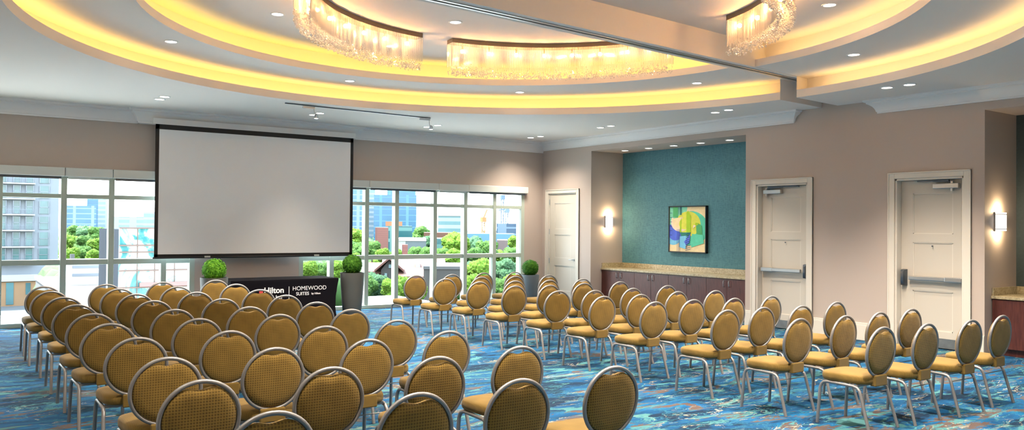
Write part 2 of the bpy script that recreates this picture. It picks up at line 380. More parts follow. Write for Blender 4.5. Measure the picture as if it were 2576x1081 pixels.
# ---- baseboards
for k, (a, b_) in enumerate(((NY1, 13.83), (15.02, YW), (9.23, NY0), (6.75, 8.02), (PY1, 5.56))):
    mb = MB(); mb.box(XR-.022, XR, a, b_, 0, .235); mb.box(XR-.014, XR, a, b_, .235, .268)
    struct(mb.build('baseboard_right', M['trim'], bevel=.004))
for a, b_ in ((3.95, 5.87), (11.3, XR)):
    struct(B(a, b_, YW-.022, YW, 0, .16).build('baseboard_far', M['trim'], bevel=.004))

# ---- windows
def window(n_, x0, x1, mull, lowmull, head):
    f = MB(); y0, y1 = YW+.01, YW+.13
    f.box(x0, x1, y0-.03, y1, 0, .07); f.box(x0, x1, y0, y1, .99, 1.08); f.box(x0, x1, y0, y1, 2.09, 2.16); f.box(x0, x1, y0, y1, 2.42, 2.58)
    xs = [x0+.035]+mull+[x1-.035]
    for x in xs: f.box(x-.045, x+.045, y0-.012, y1+.01, 0, 2.58)
    for x in lowmull: f.box(x-.045, x+.045, y0-.012, y1+.01, 0, 1.06)
    o = struct(f.build(n_, M['frame'], bevel=.006))
    g = MB(); allx = sorted(xs)
    for a, b_ in zip(allx, allx[1:]):
        for za, zb in ((.07, .99), (1.08, 2.09), (2.16, 2.42)):
            g.quad((a+.045, YW+.07, za), (b_-.045, YW+.07, za), (b_-.045, YW+.07, zb), (a+.045, YW+.07, zb))
    g.build('glass', M['glass'], o)
    return o
window('window_1', XL, 3.93, [.93, 1.84, 2.56, 3.41], [], 2.5)
window('window_2', 5.89, 11.27, [6.56, 7.31, 7.99, 8.91, 9.68, 10.45], [], 2.5)
SH = [(XL, 1.84, 'roller shade cassette above the leftmost window bays, left of the first seam'), (1.84, 2.56, 'short roller shade cassette over the second window bay from the left'),
      (2.56, 3.93, 'roller shade cassette running behind the left edge of the projection screen'), (5.89, 7.31, 'roller shade cassette emerging from behind the screen over the right window'),
      (7.31, 8.93, 'longest roller shade cassette over the right window, with a dark hem below'), (8.93, 9.69, 'short roller shade cassette over the right window, between two long ones'),
      (9.69, 11.31, 'roller shade cassette at the corner end of the right window')]
for a, b_, lb in SH:
    o = thing('roller_shade', lb, 'roller shade', (a, YW, 2.44), group='roller shade cassettes above the windows')
    B(.004, b_-a-.004, -.11, .0, .005, .15).build('cassette', M['shade'], o, bevel=.008)
    B(.05, b_-a-.05, -.055, -.035, -.035, .006).build('hem_bar', M['dsteel'] if (b_-a) > .9 else M['shade'], o)

# ---- doors
def panel_door(n_, y0, y1, zt, xleaf, hinge_low):
    """frame casing + jamb, a three-panel leaf; y0<y1"""
    c = MB(); X = XR
    for (a, b_, za, zb) in ((y0-.1, y0, 0, zt+.09), (y1, y1+.1, 0, zt+.09), (y0, y1, zt, zt+.09)):
        c.box(X-.022, X, a, b_, za, zb)
    for (a, b_, za, zb) in ((y0-.1, y0-.08, 0, zt+.09), (y1+.08, y1+.1, 0, zt+.09), (y0-.1, y1+.1, zt+.07, zt+.09)):
        c.box(X-.032, X, a, b_, za, zb)
    c.box(X, xleaf+.02, y0, y0+.03, 0, zt); c.box(X, xleaf+.02, y1-.03, y1, 0, zt); c.box(X, xleaf+.02, y0, y1, zt-.03, zt)
    fr_ = struct(c.build(n_, M['trim'], bevel=.004))
    l = MB(); a, b_ = y0+.033, y1-.033; x0, x1 = xleaf, xleaf+.045; zt2 = zt-.035; wd_ = b_-a; st = .17*wd_/.9
    pans = ((.245, .815), (.985, 1.515), (1.64, 2.23))
    l.box(x0, x1, a, a+st, .012, zt2); l.box(x0, x1, b_-st, b_, .012, zt2)
    zs = [.012]+[z for p in pans for z in p]+[zt2]
    for i in range(0, len(zs), 2): l.box(x0, x1, a+st, b_-st, zs[i], zs[i+1])
    l.box(x0+.012, x1, a+st, b_-st, .2, zt2-.05)
    leaf = l.build('leaf', M['door'], fr_)
    for za, zb in pans:
        g = MB(); q = .012
        for (p, q_, r, s) in ((a+st, b_-st, za, za+q), (a+st, b_-st, zb-q, zb), (a+st, a+st+q, za, zb), (b_-st-q, b_-st, za, zb)):
            g.box(x0+.004, x0+.013, p, q_, r, s)
        g.build('panel_moulding', M['trim'], leaf)
    return fr_, leaf, a, b_, x0
d1, lf, a, b_, x0 = panel_door('door_1', *DO[0], XR+.012, False)
mb = MB(); mb.tube([(x0-.0, 14.03, .96), (x0-.012, 14.03, .96)], .028, 14); mb.tube([(x0, 14.03, .96), (x0-.055, 14.03, .96), (x0-.058, 14.06, .96), (x0-.055, 14.14, .958)], .010, 8)
mb.build('lever_handle', M['steel'], lf, smooth=True)
for z in (2.26, 1.58, .91, .3):
    MB().tube([(x0-.012, b_+.004, z-.06), (x0-.012, b_+.004, z+.06)], .011, 8).build('hinge', M['steel'], d1)
def exit_door(n_, do, latch_low, closer, peep):
    fr_, lf, a, b_, x0 = panel_door(n_, *do, XR+.12, False)
    B(x0-.003, x0, a+.01, b_-.01, .012, .15).build('kick_plate', M['kick'], lf)
    mb = MB(); mb.tube([(x0-.002, (a+b_)/2+peep, 1.465), (x0-.012, (a+b_)/2+peep, 1.465)], .011, 10); mb.build('peephole', M['dsteel'], lf, smooth=True)
    # panic bar: latch head, push bar, white end
    yl, yo = (a+.02, b_-.02) if latch_low else (b_-.02, a+.02); s = 1 if yo > yl else -1; z = .995
    bar = MB(); bar.box(x0-.075, x0-.03, min(yl+s*.12, yo), max(yl+s*.12, yo), z-.032, z+.032)
    bo = bar.build('panic_bar', M['steel'], lf, bevel=.012)
    e0, e1 = sorted((yo-s*.24, yo))
    B(x0-.079, x0-.02, e0, e1, z-.035, z+.035).build('end_cap', M['steel'], bo, bevel=.01)
    h = MB(); ya, yb = sorted((yl, yl+s*.075)); h.loft([[(x0, y, zz) for y, zz in rr] for rr in [[(ya, z-.12), (yb, z-.12), (yb, z+.12), (ya, z+.12)]]]+
          [[(x0-.07, y, zz) for y, zz in [(ya+.008, z-.11), (yb-.008, z-.11), (yb-.008, z+.11), (ya+.008, z+.11)]], [(x0-.09, y, zz) for y, zz in [(ya+.02, z-.08), (yb-.02, z-.08), (yb-.02, z+.08), (ya+.02, z+.08)]]])
    h.build('latch_head', M['dsteel'], bo, smooth=True)
    # closer: body, arm and track
    c0, c1, ty0, ty1 = closer
    cl = B(x0-.075, x0-.004, c0, c1, 2.29, 2.36).build('door_closer', M['steel'], lf, bevel=.008)
    ym = c1-.05 if c1 > (a+b_)/2+.1 else c0+.1
    MB().tube([(x0-.045, ym, 2.25), (x0-.045, ym, 2.392)], .022, 12).build('spindle', M['steel'], cl, smooth=True)
    mb = MB(); mb.box(x0-.06, x0-.03, min(ty0, ty1), max(ty0, ty1), 2.392, 2.412); mb.tube([(x0-.045, ym, 2.38), (x0-.06, (ty0+ty1)/2, 2.395)], .009, 6)
    mb.build('closer_arm', M['dsteel'], cl)
    return fr_
exit_door('door_2', DO[1], True, (8.68, 9.03, 8.34, 8.95), 0)
exit_door('door_3', DO[2], False, (5.76, 6.12, 5.9, 6.35), 0)

# ---- niche counters and cabinets
def counter(y0, y1, xf, label, side_low):
    o = MB(); o.box(xf, XB-.002, y0, y1, .767, .807); o.box(XB-.022, XB-.002, y0, y1, .807, .912)
    o.box(xf+.03, XB-.022, y1-.022, y1, .807, .912)
    t = o.build('countertop', M['granite'], bevel=.004); tag(t, label, 'countertop'); return t
counter(NY0+.002, NY1-.002, 12.09, 'beige granite countertop with low backsplash along the teal niche wall', True)
counter(PY0+.002, PY1-.002, 11.97, 'granite countertop in the dark niche at the right edge', True)
def cabinet(y0, y1, xf, label, hz=True):
    t = thing('base_cabinet', label, 'cabinet', (xf, (y0+y1)/2, 0), group='cherry base cabinets under the granite counters')
    wv = y1-y0; m_ = MB(); m_.box(.02, XB-xf-.002, -wv/2, wv/2, .09, .765); m_.box(.06, XB-xf-.002, -wv/2, wv/2, 0.001, .09); m_.build('body', M['wood'], t)
    for s in (1, -1):
        ya, yb = (0.002, wv/2-.002) if s == 1 else (-wv/2+.002, -.002)
        d = B(0, .02, ya, yb, .1, .757).build('cabinet_door', M['wood'], t, bevel=.002)
        yh = s*.062; mb = MB(); mb.tube([(0, yh, .725), (-.022, yh, .722), (-.03, yh, .71), (-.03, yh, .63), (-.022, yh, .618), (0, yh, .615)], .006, 8)
        mb.build('handle', M['steel'], d, smooth=True)
    return t
ys = [13.34, 12.43, 11.47, 10.505, 9.53]
for k, lb in enumerate(('cherry wood base cabinet with two doors, left end of the teal niche', 'cherry wood two-door base cabinet, second from the left under the granite counter',
                        'cherry wood two-door base cabinet below the abstract picture', 'cherry wood two-door base cabinet, right end of the teal niche near the exit door')):
    cabinet(ys[k+1], ys[k], 12.11, lb)
for (a, b_) in ((13.34, NY1-.002), (NY0+.002, 9.53)):
    tag(B(12.12, XB-.002, a+.001, b_-.001, .001, .765).build('filler_panel', M['wood']), 'narrow cherry filler panel beside the base cabinets at the ' + ('left' if a > 12 else 'right') + ' niche wall', 'panel')
for k, lb in enumerate(('dark cherry base cabinet in the right-hand niche beside its side wall', 'dark cherry base cabinet continuing out of frame in the right-hand niche')):
    cabinet(5.38-.96*(k+1), 5.38-.96*k-.001, 11.99, lb)

# ---- sconces
def sconce(x, y, z, label):
    t = thing('wall_sconce', label, 'wall sconce', (x, y, z), group='wall sconces')
    B(-.09, .09, -.018, -.001, -.135, .135).build('backplate', M['steel'], t)
    ringp = [[(.085*cos(pi*k/14), -.018-.095*sin(pi*k/14), zz) for k in range(15)] for zz in (-.125, .125)]
    MB().loft(ringp, cap=False, closed=False).build('diffuser', M['sconce'], t, smooth=True)
    for zz in (-.1, .1, ):
        MB().loft([[(.088*cos(pi*k/14), -.018-.098*sin(pi*k/14), zz+d) for k in range(15)] for d in (-.005, .005)], cap=False, closed=False).build('band', M['steel'], t)
    for zz in (.2, -.2): light('sconce_light', 'POINT', 5, (1, .72, .4), t, (0, -.06, zz*.72), .03)
sconce(12.30, NY1, 1.81, 'lit half-round wall sconce on the side wall of the teal niche')
sconce(12.16, PY1, 1.82, 'lit half-round wall sconce at the right edge beside the dark niche')

# ---- abstract picture (generic coloured shapes)
def picture():
    t = thing('framed_picture', 'abstract green and blue city picture in a black frame on the teal wall', 'picture', (XB, 11.5, 1.665))
    hw, hh = .5, .475; f = MB()
    for (a, b_, za, zb) in ((-hw, -hw+.02, -hh, hh), (hw-.02, hw, -hh, hh), (-hw, hw, -hh, -hh+.02), (-hw, hw, hh-.02, hh)): f.box(-.07, -.001, a, b_, za, zb)
    f.build('frame', M['black'], t)
    cols = dict(bg=(246, 222, 176), teal=(92, 208, 176), mint=(140, 224, 190), lime=(170, 208, 40), yel=(226, 226, 84), grn=(80, 176, 110), blue=(84, 112, 226), sky=(120, 196, 236), dgrn=(40, 130, 116), pink=(250, 224, 206), ink=(40, 60, 120))
    names = list(cols); mats = [mat('paint '+k, cols[k], .7, vary=.08, vscale=12) for k in names]
    p = MB(); lay = [0]
    def shape(key, pts):             # picture coordinates u right (0..1), v up (0..1); +u runs towards -y
        p.cur = names.index(key); lay[0] += 1; x = -.05-.0006*lay[0]; k = len(pts)
        q = [Vector((u, v, 0)) for u, v in pts]
        p.add([(x, hw-.02-u*(2*hw-.04), -hh+.02+v*(2*hh-.04)) for u, v in pts], [tuple(tt) for tt in tessellate_polygon([q])])
    def disc(key, cu, cv, r, a0=0, a1=360, cl=True):
        pts = [(min(1, max(0, cu+r*cos(radians(a0+(a1-a0)*k/40)))), min(1, max(0, cv+.82*r*sin(radians(a0+(a1-a0)*k/40))))) for k in range(40)]; shape(key, pts)
    shape('bg', [(0, 0), (1, 0), (1, 1), (0, 1)])
    shape('mint', [(0, .55), (.0, 1), (.5, 1), (.45, .72)])
    disc('teal', .6, .52, .47); disc('yel', .52, .62, .34)
    disc('sky', .1, .34, .24); disc('blue', .16, .4, .19); shape('blue', [(.0, .35), (.1, .35), (.1, .6), (0, .6)])
    disc('pink', .3, .66, .26, 150, 330); shape('bg', [(.06, .73), (.38, .78), (.3, .5), (.12, .56)])
    disc('yel', .42, .62, .15); shape('lime', [(.29, .43), (.34, .43), (.34, .78), (.31, .68)])
    shape('lime', [(.48, .43), (.6, .43), (.6, .8), (.52, .92), (.48, .86)])
    shape('grn', [(.1, .78), (.24, .76), (.24, 1), (.1, 1)]); shape('dgrn', [(.3, .82), (.34, .82), (.34, 1), (.3, 1)])
    shape('dgrn', [(.3, .43), (.62, .43), (.5, .3), (.36, .3)]); shape('grn', [(.76, .4), (.92, .36), (.9, .58), (.82, .63), (.75, .58)])
    shape('lime', [(.72, .6), (.8, .59), (.82, .64), (.73, .65)]); shape('pink', [(.66, .52), (.74, .58), (.68, .6)])
    shape('teal', [(.62, .1), (.96, .2), (.94, .38), (.64, .4)]); shape('sky', [(.28, .1), (.46, .06), (.52, .36), (.3, .34)])
    shape('blue', [(.42, .22), (.6, .4), (.56, .2), (.48, .14)])
    for k in range(9): shape('ink', [(.46+.002*k, .02+.045*k), (.6, .06+.045*k), (.6, .07+.045*k), (.46+.002*k, .032+.045*k)])
    for u in (.23, .27, .29): shape('ink', [(u, 0), (u+.008, 0), (u+.008, .5), (u, .5)])
    for u in (.27, .31, .35): shape('ink', [(u, .84), (u+.008, .84), (u+.008, 1), (u, 1)])
    for k in range(6): shape('ink', [(.03, .36+.1*k), (.09, .36+.1*k), (.09, .37+.1*k), (.03, .37+.1*k)])
    p.build('canvas', mats, t)
picture()

# ---- projection screen
t = thing('projection_screen', 'large white pull-down projection screen with a black border', 'projection screen', (5.045, 14.94, 1.08))
hw = 1.845; b_ = MB()
for (a, c, za, zb) in ((-hw, -hw+.06, .03, 2.32), (hw-.06, hw, .03, 2.32), (-hw, hw, .03, .075), (-hw, hw, 2.235, 2.32)): b_.box(a, c, -.004, .004, za, zb)
b_.build('border', M['black'], t)
B(-hw+.06, hw-.06, -.002, .002, .075, 2.235).build('screen_surface', M['screen'], t)
mb = MB(); mb.tube([(-hw-.02, 0, .015), (hw+.02, 0, .015)], .017, 10); mb.build('weight_bar', M['black'], t, smooth=True)
for x in (-.95, 1.1):
    B(x-.05, x+.05, -.02, -.004, .012, .04).build('pull_tab', M['shade'], t)
B(-hw-.04, hw+.04, -.01, .07, 2.32, 2.42).build('housing', M['crown'], t)

# ---- track lights
t = thing('light_track', 'thin grey ceiling light track running above the projection screen', 'light track', (0, 0, 0))
TA, TB = Vector((4.69, 12.77, 3.639)), Vector((7.47, 12.92, 3.639))
MB().tube([TA, TB], .009, 6).build('track', M['dsteel'], t)
for lx, lb in ((5.11, 'small track spotlight at the left end of the ceiling track'), (7.36, 'small track spotlight at the right end of the ceiling track')):
    f_ = (lx-TA.x)/(TB.x-TA.x); p = TA.lerp(TB, f_)
    h = thing('track_spotlight', lb, 'spotlight', tuple(p), group='track spotlights')
    B(-.11, .09, -.02, .02, -.045, -.016).build('adapter', M['steel'], h)
    MB().tube([(.08, 0, -.04), (.09, 0, -.12), (.11, 0, -.15)], .006, 6).build('stem', M['steel'], h)
    MB().lathe([(.014, -.13), (.03, -.15), (.036, -.2)], 14, (.12, 0)).build('lamp_head', M['steel'], h, smooth=True)
    MB().lathe([(.03, -.2), (.03, -.203)], 14, (.12, 0)).build('lens', M['lens'], h)

# ================================================================ LAMPS IN THE CEILING
dl = thing('recessed_downlight', '', 'downlight')
mb = MB(); sg = 28
mb.loft([[(r*cos(2*pi*k/sg), r*sin(2*pi*k/sg), z) for k in range(sg)] for r, z in ((.066, 0), (.07, -.008), (.086, -.007), (.09, 0))], cap=False)
mb.build('trim_ring', M['crown'], dl, smooth=True)
MB().add([(.067*cos(2*pi*k/sg), .067*sin(2*pi*k/sg), -.003) for k in range(sg)], [tuple(range(sg))[::-1]]).build('lens', M['lens'], dl)
used = []
def downlight(x, y, z, e, label, group, spot=80, col=(1, .86, .69)):
    if not used: o = dl; dl.location = (x, y, z); dl['label'] = label; dl['group'] = group; used.append(1)
    else: o = dup(dl, (x, y, z), 0, label, group)
    light('downlight_lamp', 'SPOT', e, col, None, (x, y, z-.03), .05, spot)
def dl_children():       # the lamp lights are parented after copying so that they are not copied too
    pass
PG = 'downlights in the flat outer ceiling'
E1, E2 = 60, 330
for (x, y, lb) in ((2.98, 13.67, 'rear of the paired ceiling downlights above the left windows'), (2.98, 13.34, 'front of the paired ceiling downlights above the left windows'),
                   (5.62, 13.89, 'rear downlight of the pair beside the left track spotlight'), (5.63, 13.6, 'front downlight of the pair beside the left track spotlight'),
                   (8.11, 14.16, 'rear downlight of the pair beside the right track spotlight'), (8.14, 13.8, 'front downlight of the pair beside the right track spotlight'),
                   (10.88, 14.42, 'rear downlight of the pair above the far corner of the room'), (10.89, 14.08, 'front downlight of the pair above the far corner of the room'),
                   (10.83, 12.08, 'rear downlight of the pair in front of the teal niche, left end'), (10.81, 11.76, 'front downlight of the pair in front of the teal niche, left end'),
                   (10.91, 9.29, 'left downlight of the pair just before the crown moulding ends'), (10.84, 8.95, 'right downlight of the pair just before the crown moulding ends'),
                   (10.81, 6.21, 'left downlight of the pair above the right exit door'), (10.82, 5.90, 'right downlight of the pair above the right exit door')):
    downlight(x, y, ZC, E1*(1.4 if x > 10 and y > 11 else 1), lb, PG, 122 if x > 10 and y > 11 else 80)
for (x, y, lb) in ((2.47, 10.76, 'downlight on the middle ceiling tier at the far left'), (5.45, 11.98, 'downlight on the middle ceiling tier left of centre, under the first chandelier'),
                   (8.22, 11.21, 'downlight on the middle ceiling tier below the long chandelier'), (9.89, 8.79, 'downlight on the middle ceiling tier left of the cross beam end'),
                   (9.87, 6.12, 'downlight on the middle ceiling tier right of the cross beam')):
    downlight(x, y, Z2, E2, lb, 'downlights on the middle ceiling tier', 98)
for (x, y, lb) in ((3.54, 9.94, 'downlight on the top ceiling tier left of the chandeliers'), (5.53, 8.95, 'downlight on the top ceiling tier between the two far chandeliers'),
                   (6.92, 8.40, 'downlight on the top ceiling tier against the cross beam'), (8.6, 5.64, 'downlight on the top ceiling tier right of the near chandelier'),
                   (5.52, 10.72, 'downlight glimpsed through the strands of the left chandelier')):
    downlight(x, y, Z3, E2*1.6, lb, 'downlights on the top ceiling tier', 116)
for k, y in enumerate((12.9, 12.2, 11.5, 10.8, 10.1)):
    downlight(12.27, y, NZ, 12, ('small soffit downlight over the teal niche, ' + ('leftmost of five', 'second from the left', 'middle of five', 'fourth from the left', 'rightmost of five')[k]), 'soffit downlights in the teal niche', 100)
# unseen near-half lamps, added brighter and wider than the seen ones as fill
for (x, y) in ((10.8, 3.2), (10.8, 1.2), (8.1, 1.0), (5.5, .8), (2.9, 1.0), (.3, 3.4), (.2, 6.5), (.3, 9.5)):
    light('downlight_lamp', 'SPOT', E1*1.5, (1, .86, .69), None, (x, y, ZC-.02), .06, 110)
for (x, y) in ((8.4, 3.8), (5.5, 2.9), (2.6, 3.9), (5.4, 5.4)):
    light('downlight_lamp', 'SPOT', E2*1.6, (1, .86, .69), None, (x, y, (Z2 if y != 5.4 else Z3)-.02), .06, 140)

# ---- crystal chandeliers: curved bands with bead strands
def chandelier(c, R0, R1, a0, a1, nb, label, lo=3.83, drop=.32):
    t = thing('crystal_chandelier', label, 'chandelier', (c[0], c[1], Z3), group='curved crystal chandeliers')
    P = lambda r, a, z: (r*cos(a), r*sin(a), z-Z3)
    k = 60; aa = [a0+(a1-a0)*i/k for i in range(k+1)]
    MB().loft([[P(r, a, z) for r, z in ((R0, Z3-.001), (R1, Z3-.001), (R1, Z3-.06), (R0, Z3-.06))] for a in aa]).build('canopy', M['canopy'], t, smooth=30)
    zt = Z3-.06
    s = MB(); rr = random.Random(3)
    n_ = int(abs(a1-a0)*R0/.0155)
    for r in (R0+.008, R1-.008):
        for i in range(n_+1):
            a = a0+(a1-a0)*i/n_; zb = lo+.09+rr.uniform(-.02, .02)
            s.tube([P(r, a, zt), P(r, a, zb)], (.0031), 3, cap=False)
    for e in (a0, a1):
        for i in range(8): s.tube([P(R0+(R1-R0)*i/7, e, zt), P(R0+(R1-R0)*i/7, e, lo+.1)], (.0031), 3, cap=False)
    so = s.build('bead_curtain', M['strand'], t); so['kind'] = 'stuff'
    f = MB(); nd = int(abs(a1-a0)*R0*420)
    for i in range(nd):
        edge = rr.random()
        r = (R0+abs(rr.gauss(0, .03)) if edge < .45 else R1-abs(rr.gauss(0, .03)) if edge < .9 else rr.uniform(R0, R1)); a = rr.uniform(a0, a1)
        z = lo+abs(rr.gauss(0, .055))-.015; q = rr.uniform(.007, .0125); x, y, zz = P(r, a, z)
        f.add([(x+q, y, zz), (x, y+q, zz), (x-q, y, zz), (x, y-q, zz), (x, y, zz+q*1.3), (x, y, zz-q*1.3)], [(0, 1, 4), (1, 2, 4), (2, 3, 4), (3, 0, 4), (1, 0, 5), (2, 1, 5), (3, 2, 5), (0, 3, 5)])
    fo = f.build('crystal_fringe', M['bead'], t); fo['kind'] = 'stuff'
    for i in range(nb):
        a = a0+(a1-a0)*(i+.55)/nb; rm = R0+.07
        bm = bmesh.new(); bmesh.ops.create_uvsphere(bm, u_segments=12, v_segments=8, radius=.026); me = bpy.data.meshes.new('bulb'); bm.to_mesh(me); bm.free(); me.materials.append(M['bulb'])
        bo = bpy.data.objects.new('bulb', me); COL.objects.link(bo); bo.parent = t; bo.location = P(rm, a, zt-.10)
        MB().tube([(0, 0, .09), (0, 0, .02)], .012, 8).build('bulb_socket', M['canopy'], bo)
        if 0: light('bulb_light', 'POINT', 13, (1, .74, .42), t, P(rm+.03, (a0+(a1-a0)*(i+1.05)/nb), zt-.10), .03)
    return t
RD = radians
chandelier((5.66, 7.15), 2.60, 2.78, RD(93.5), RD(160), 8, 'curved crystal bead chandelier at the left of the top ceiling tier')
chandelier((5.66, 7.15), 2.60, 2.78, RD(14.5), RD(83.2), 8, 'long curved crystal bead chandelier in the middle of the ceiling')
chandelier((5.67, 7.19), 2.41, 2.59, RD(-85), RD(-12.5), 8, 'curved crystal bead chandelier on the near side of the cross beam')

# ================================================================ FURNITURE
# ---- banquet chairs
def make_chair():
    t = thing('banquet_chair', '', 'chair')
    # seat: rounded, slightly waisted cushion
    def outline(s, z, k=56):
        P = []
        for i in range(k):
            a = 2*pi*i/k; c, s_ = cos(a), sin(a); e = .55
            x = math.copysign(abs(c)**e, c); y = math.copysign(abs(s_)**e, s_)
            wx = .212+.018*y
            P.append((x*wx*s, .025+y*(.225*s+(s-1)*.02), z))
        return P
    sb = MB(); sb.loft([outline(.86, .385), outline(.95, .387), outline(.99, .4), outline(1.0, .42), outline(.995, .44), outline(.96, .455), outline(.86, .464), outline(.6, .471), outline(.25, .474)])
    sb.build('seat', M['seatfab'], t, smooth=60)
    # backrest pad, leaning back: pos on back plane
    lean = lambda z: -.195-.045*(z-.45)/.42
    zc_, A_, B_ = .66, .196, .192
    def pad(sc, off, k=64):
        P = []
        for i in range(k):
            a = 2*pi*i/k; d = 1-.17*math.exp(-((((a-pi/2+pi) % (2*pi))-pi)/.33)**2)
            z = zc_+B_*sin(a)*sc*d; P.append((A_*cos(a)*sc, lean(z)+off, z))
        return P
    pb = MB(); pb.loft([pad(.3, -.02), pad(.7, -.0185), pad(.92, -.014), pad(.985, -.006), pad(1.0, .006), pad(.985, .022), pad(.92, .034), pad(.7, .044), pad(.3, .048)])
    pb.build('backrest', M['backfab'], t, smooth=60)
    fr = [(.208*cos(2*pi*i/48), lean(zc_+.205*sin(2*pi*i/48)), zc_+.205*sin(2*pi*i/48)) for i in range(48)]
    MB().tube(fr, .0125, 8, closed=True).build('back_frame', M['silver'], t, smooth=60)
    bk = MB(); bk.loft([[(-.088, -.225, z), (.088, -.225, z), (.08, -.165, z), (-.08, -.165, z)] for z in (.372, .39, .465)]); bk.build('back_bracket', M['seatfab'], t, bevel=.008)
    for s in (-1, 1):
        MB().tube([(s*.212, .245, 0), (s*.203, .222, .315), (s*.2, .21, .345), (s*.2, .19, .364), (s*.2, .155, .372), (s*.2, .02, .37)], .0142, 8).build('leg', M['silver'], t, smooth=60)
        MB().tube([(s*.2, .02, .37), (s*.2, -.09, .367), (s*.2, -.125, .357), (s*.201, -.147, .335), (s*.204, -.16, .3), (s*.215, -.245, 0)], .0142, 8).build('leg', M['silver'], t, smooth=60)
    MB().tube([(-.203, -.158, .31), (.203, -.158, .31)], .0045, 6).build('stretcher', M['silver'], t, smooth=60)
    MB().box(-.19, .19, -.12, -.09, .362, .382).build('seat_support', M['silver'], t); MB().box(-.19, .19, .13, .16, .362, .382).build('seat_support', M['silver'], t)
    return t
LB = [[(1.24, 11.95), (1.98, 12.0), (2.71, 12.11), (3.48, 12.22)], [(1.22, 11.09), (1.98, 11.13), (2.69, 11.16), (3.48, 11.28)],
      [(1.25, 10.16), (2.0, 10.22), (2.67, 10.16), (3.45, 10.2)], [(1.24, 9.17), (1.98, 9.25), (2.68, 9.15), (3.44, 9.26)],
      [(1.24, 8.21), (1.95, 8.23), (2.64, 8.13), (3.41, 8.28)], [(1.23, 7.34), (1.95, 7.34), (2.65, 7.32), (3.41, 7.41)],
      [(1.26, 6.35), (1.93, 6.39), (2.67, 6.3), (3.37, 6.39)], [(1.23, 5.32), (1.92, 5.37), (2.63, 5.42), (3.37, 5.52)],
      [(1.2, 4.46), (1.94, 4.47), (2.66, 4.48), (3.37, 4.57)], [(1.26, 3.55), (2.0, 3.56), (2.65, 3.59), (3.36, 3.62)]]
RB = [[(6.64, 11.91), (7.32, 11.88), (8.06, 12.03), (8.69, 11.96)], [(6.63, 10.95), (7.36, 11.05), (7.98, 10.97), (8.69, 10.98)],
      [(6.72, 10.14), (7.32, 10.06), (7.91, 9.98), (8.57, 9.95)], [(6.7, 9.21), (7.23, 9.11), (7.94, 9.19), (8.64, 9.17)],
      [(6.69, 8.24), (7.16, 8.08), (7.86, 8.1), (8.69, 8.25)], [(6.64, 7.34), (7.24, 7.32), (7.99, 7.41), (8.57, 7.28)],
      [(6.66, 6.51), (7.26, 6.49), (7.84, 6.38), (8.51, 6.36)], [(6.65, 5.5), (7.21, 5.49), (7.74, 5.39), (8.49, 5.47)],
      [(6.61, 4.63), (7.22, 4.56), (7.83, 4.57), (8.47, 4.59)], [(6.67, 3.86), (7.27, 3.8), (7.94, 3.74), (8.63, 3.78)]]
ORD = ['front', 'second', 'third', 'fourth', 'fifth', 'sixth', 'seventh', 'eighth', 'ninth', 'back']
chair0 = make_chair(); first = True
for side, blk, grp in (('left', LB, 'gold banquet chairs of the left block'), ('right', RB, 'gold banquet chairs of the right block')):
    for r, row in enumerate(blk):
        for c, (x, y) in enumerate(row):
            seat = (('window-side end' if side == 'left' else 'aisle end'), 'second from the left', 'third from the left', ('aisle end' if side == 'left' else 'door-side end'))[c]
            if side == 'left' and c == 0: seat = 'leftmost seat'
            lb = 'gold round-backed banquet chair in the %s block, %s row, %s' % (side, ORD[r], seat)
            rz = radians(random.uniform(-1.6, 1.6))
            if first: chair0.location = (x, y+.235, 0); chair0['label'] = lb; chair0['group'] = grp; first = False
            else: dup(chair0, (x, y+.235, 0), rz, lb, grp)

# ---- table with fitted black cover and printed lettering
tx0, tx1, ty, th = 4.05, 5.93, 13.40, .765
t = thing('covered_table', 'folding table under a fitted black stretch cover printed with white lettering', 'table', ((tx0+tx1)/2, ty+.37, 0))
hx, hy = (tx1-tx0)/2, .37; rings = []
for z, ins in ((.0, .0), (.03, .005), (.1, .03), (.25, .05), (.45, .045), (.62, .022), (.72, .004), (th-.01, 0), (th, .012)):
    P = []
    for (sx_, sy_) in ((-1, -1), (1, -1), (1, 1), (-1, 1)):
        P.append((sx_*(hx-ins), sy_*(hy-ins*.25), z))
    ring = []
    for i in range(4):
        a, c = Vector(P[i]), Vector(P[(i+1) % 4])
        for k in range(6): ring.append(tuple(a.lerp(c, k/6)))
    rings.append(ring)
MB().loft(rings).build('table_cover', M['cloth'], t, smooth=50)
def text(s, x, z, size, m, parent, align='LEFT', shear=0, bold=0):
    c = bpy.data.curves.new('lettering', 'FONT'); c.body = s; c.size = size; c.align_x = align; c.extrude = .0008; c.offset = bold; c.shear = shear
    o = bpy.data.objects.new('lettering', c); COL.objects.link(o)
    dg = bpy.context.evaluated_depsgraph_get(); me = bpy.data.meshes.new_from_object(o.evaluated_get(dg)); bpy.data.objects.remove(o); me.materials.append(m)
    o = bpy.data.objects.new('lettering', me); COL.objects.link(o); o.parent = parent; o.rotation_euler = (pi/2, 0, 0); o.location = (x, -hy-.003, z); o['label'] = 'white printed lettering'
    return o
X0 = (tx0+tx1)/2
text('Hilton', 4.60-X0, .545, .135, M['white'], t, bold=.0035)
text('Garden Inn', 4.50-X0, .445, .09, M['white'], t, bold=.002)
B(5.027-X0, 5.035-X0, -hy-.004, -hy-.001, .43, .645).build('divider_line', M['white'], t)
B(4.52-X0, 4.585-X0, -hy-.004, -hy-.001, .548, .615).build('emblem', M['redp'], t)
text('HOMEWOOD', 5.09-X0, .575, .098, M['white'], t)
text('SUITES', 5.155-X0, .49, .078, M['white'], t, bold=.001)
text('by Hilton', 5.43-X0, .497, .044, M['white'], t, bold=.001)

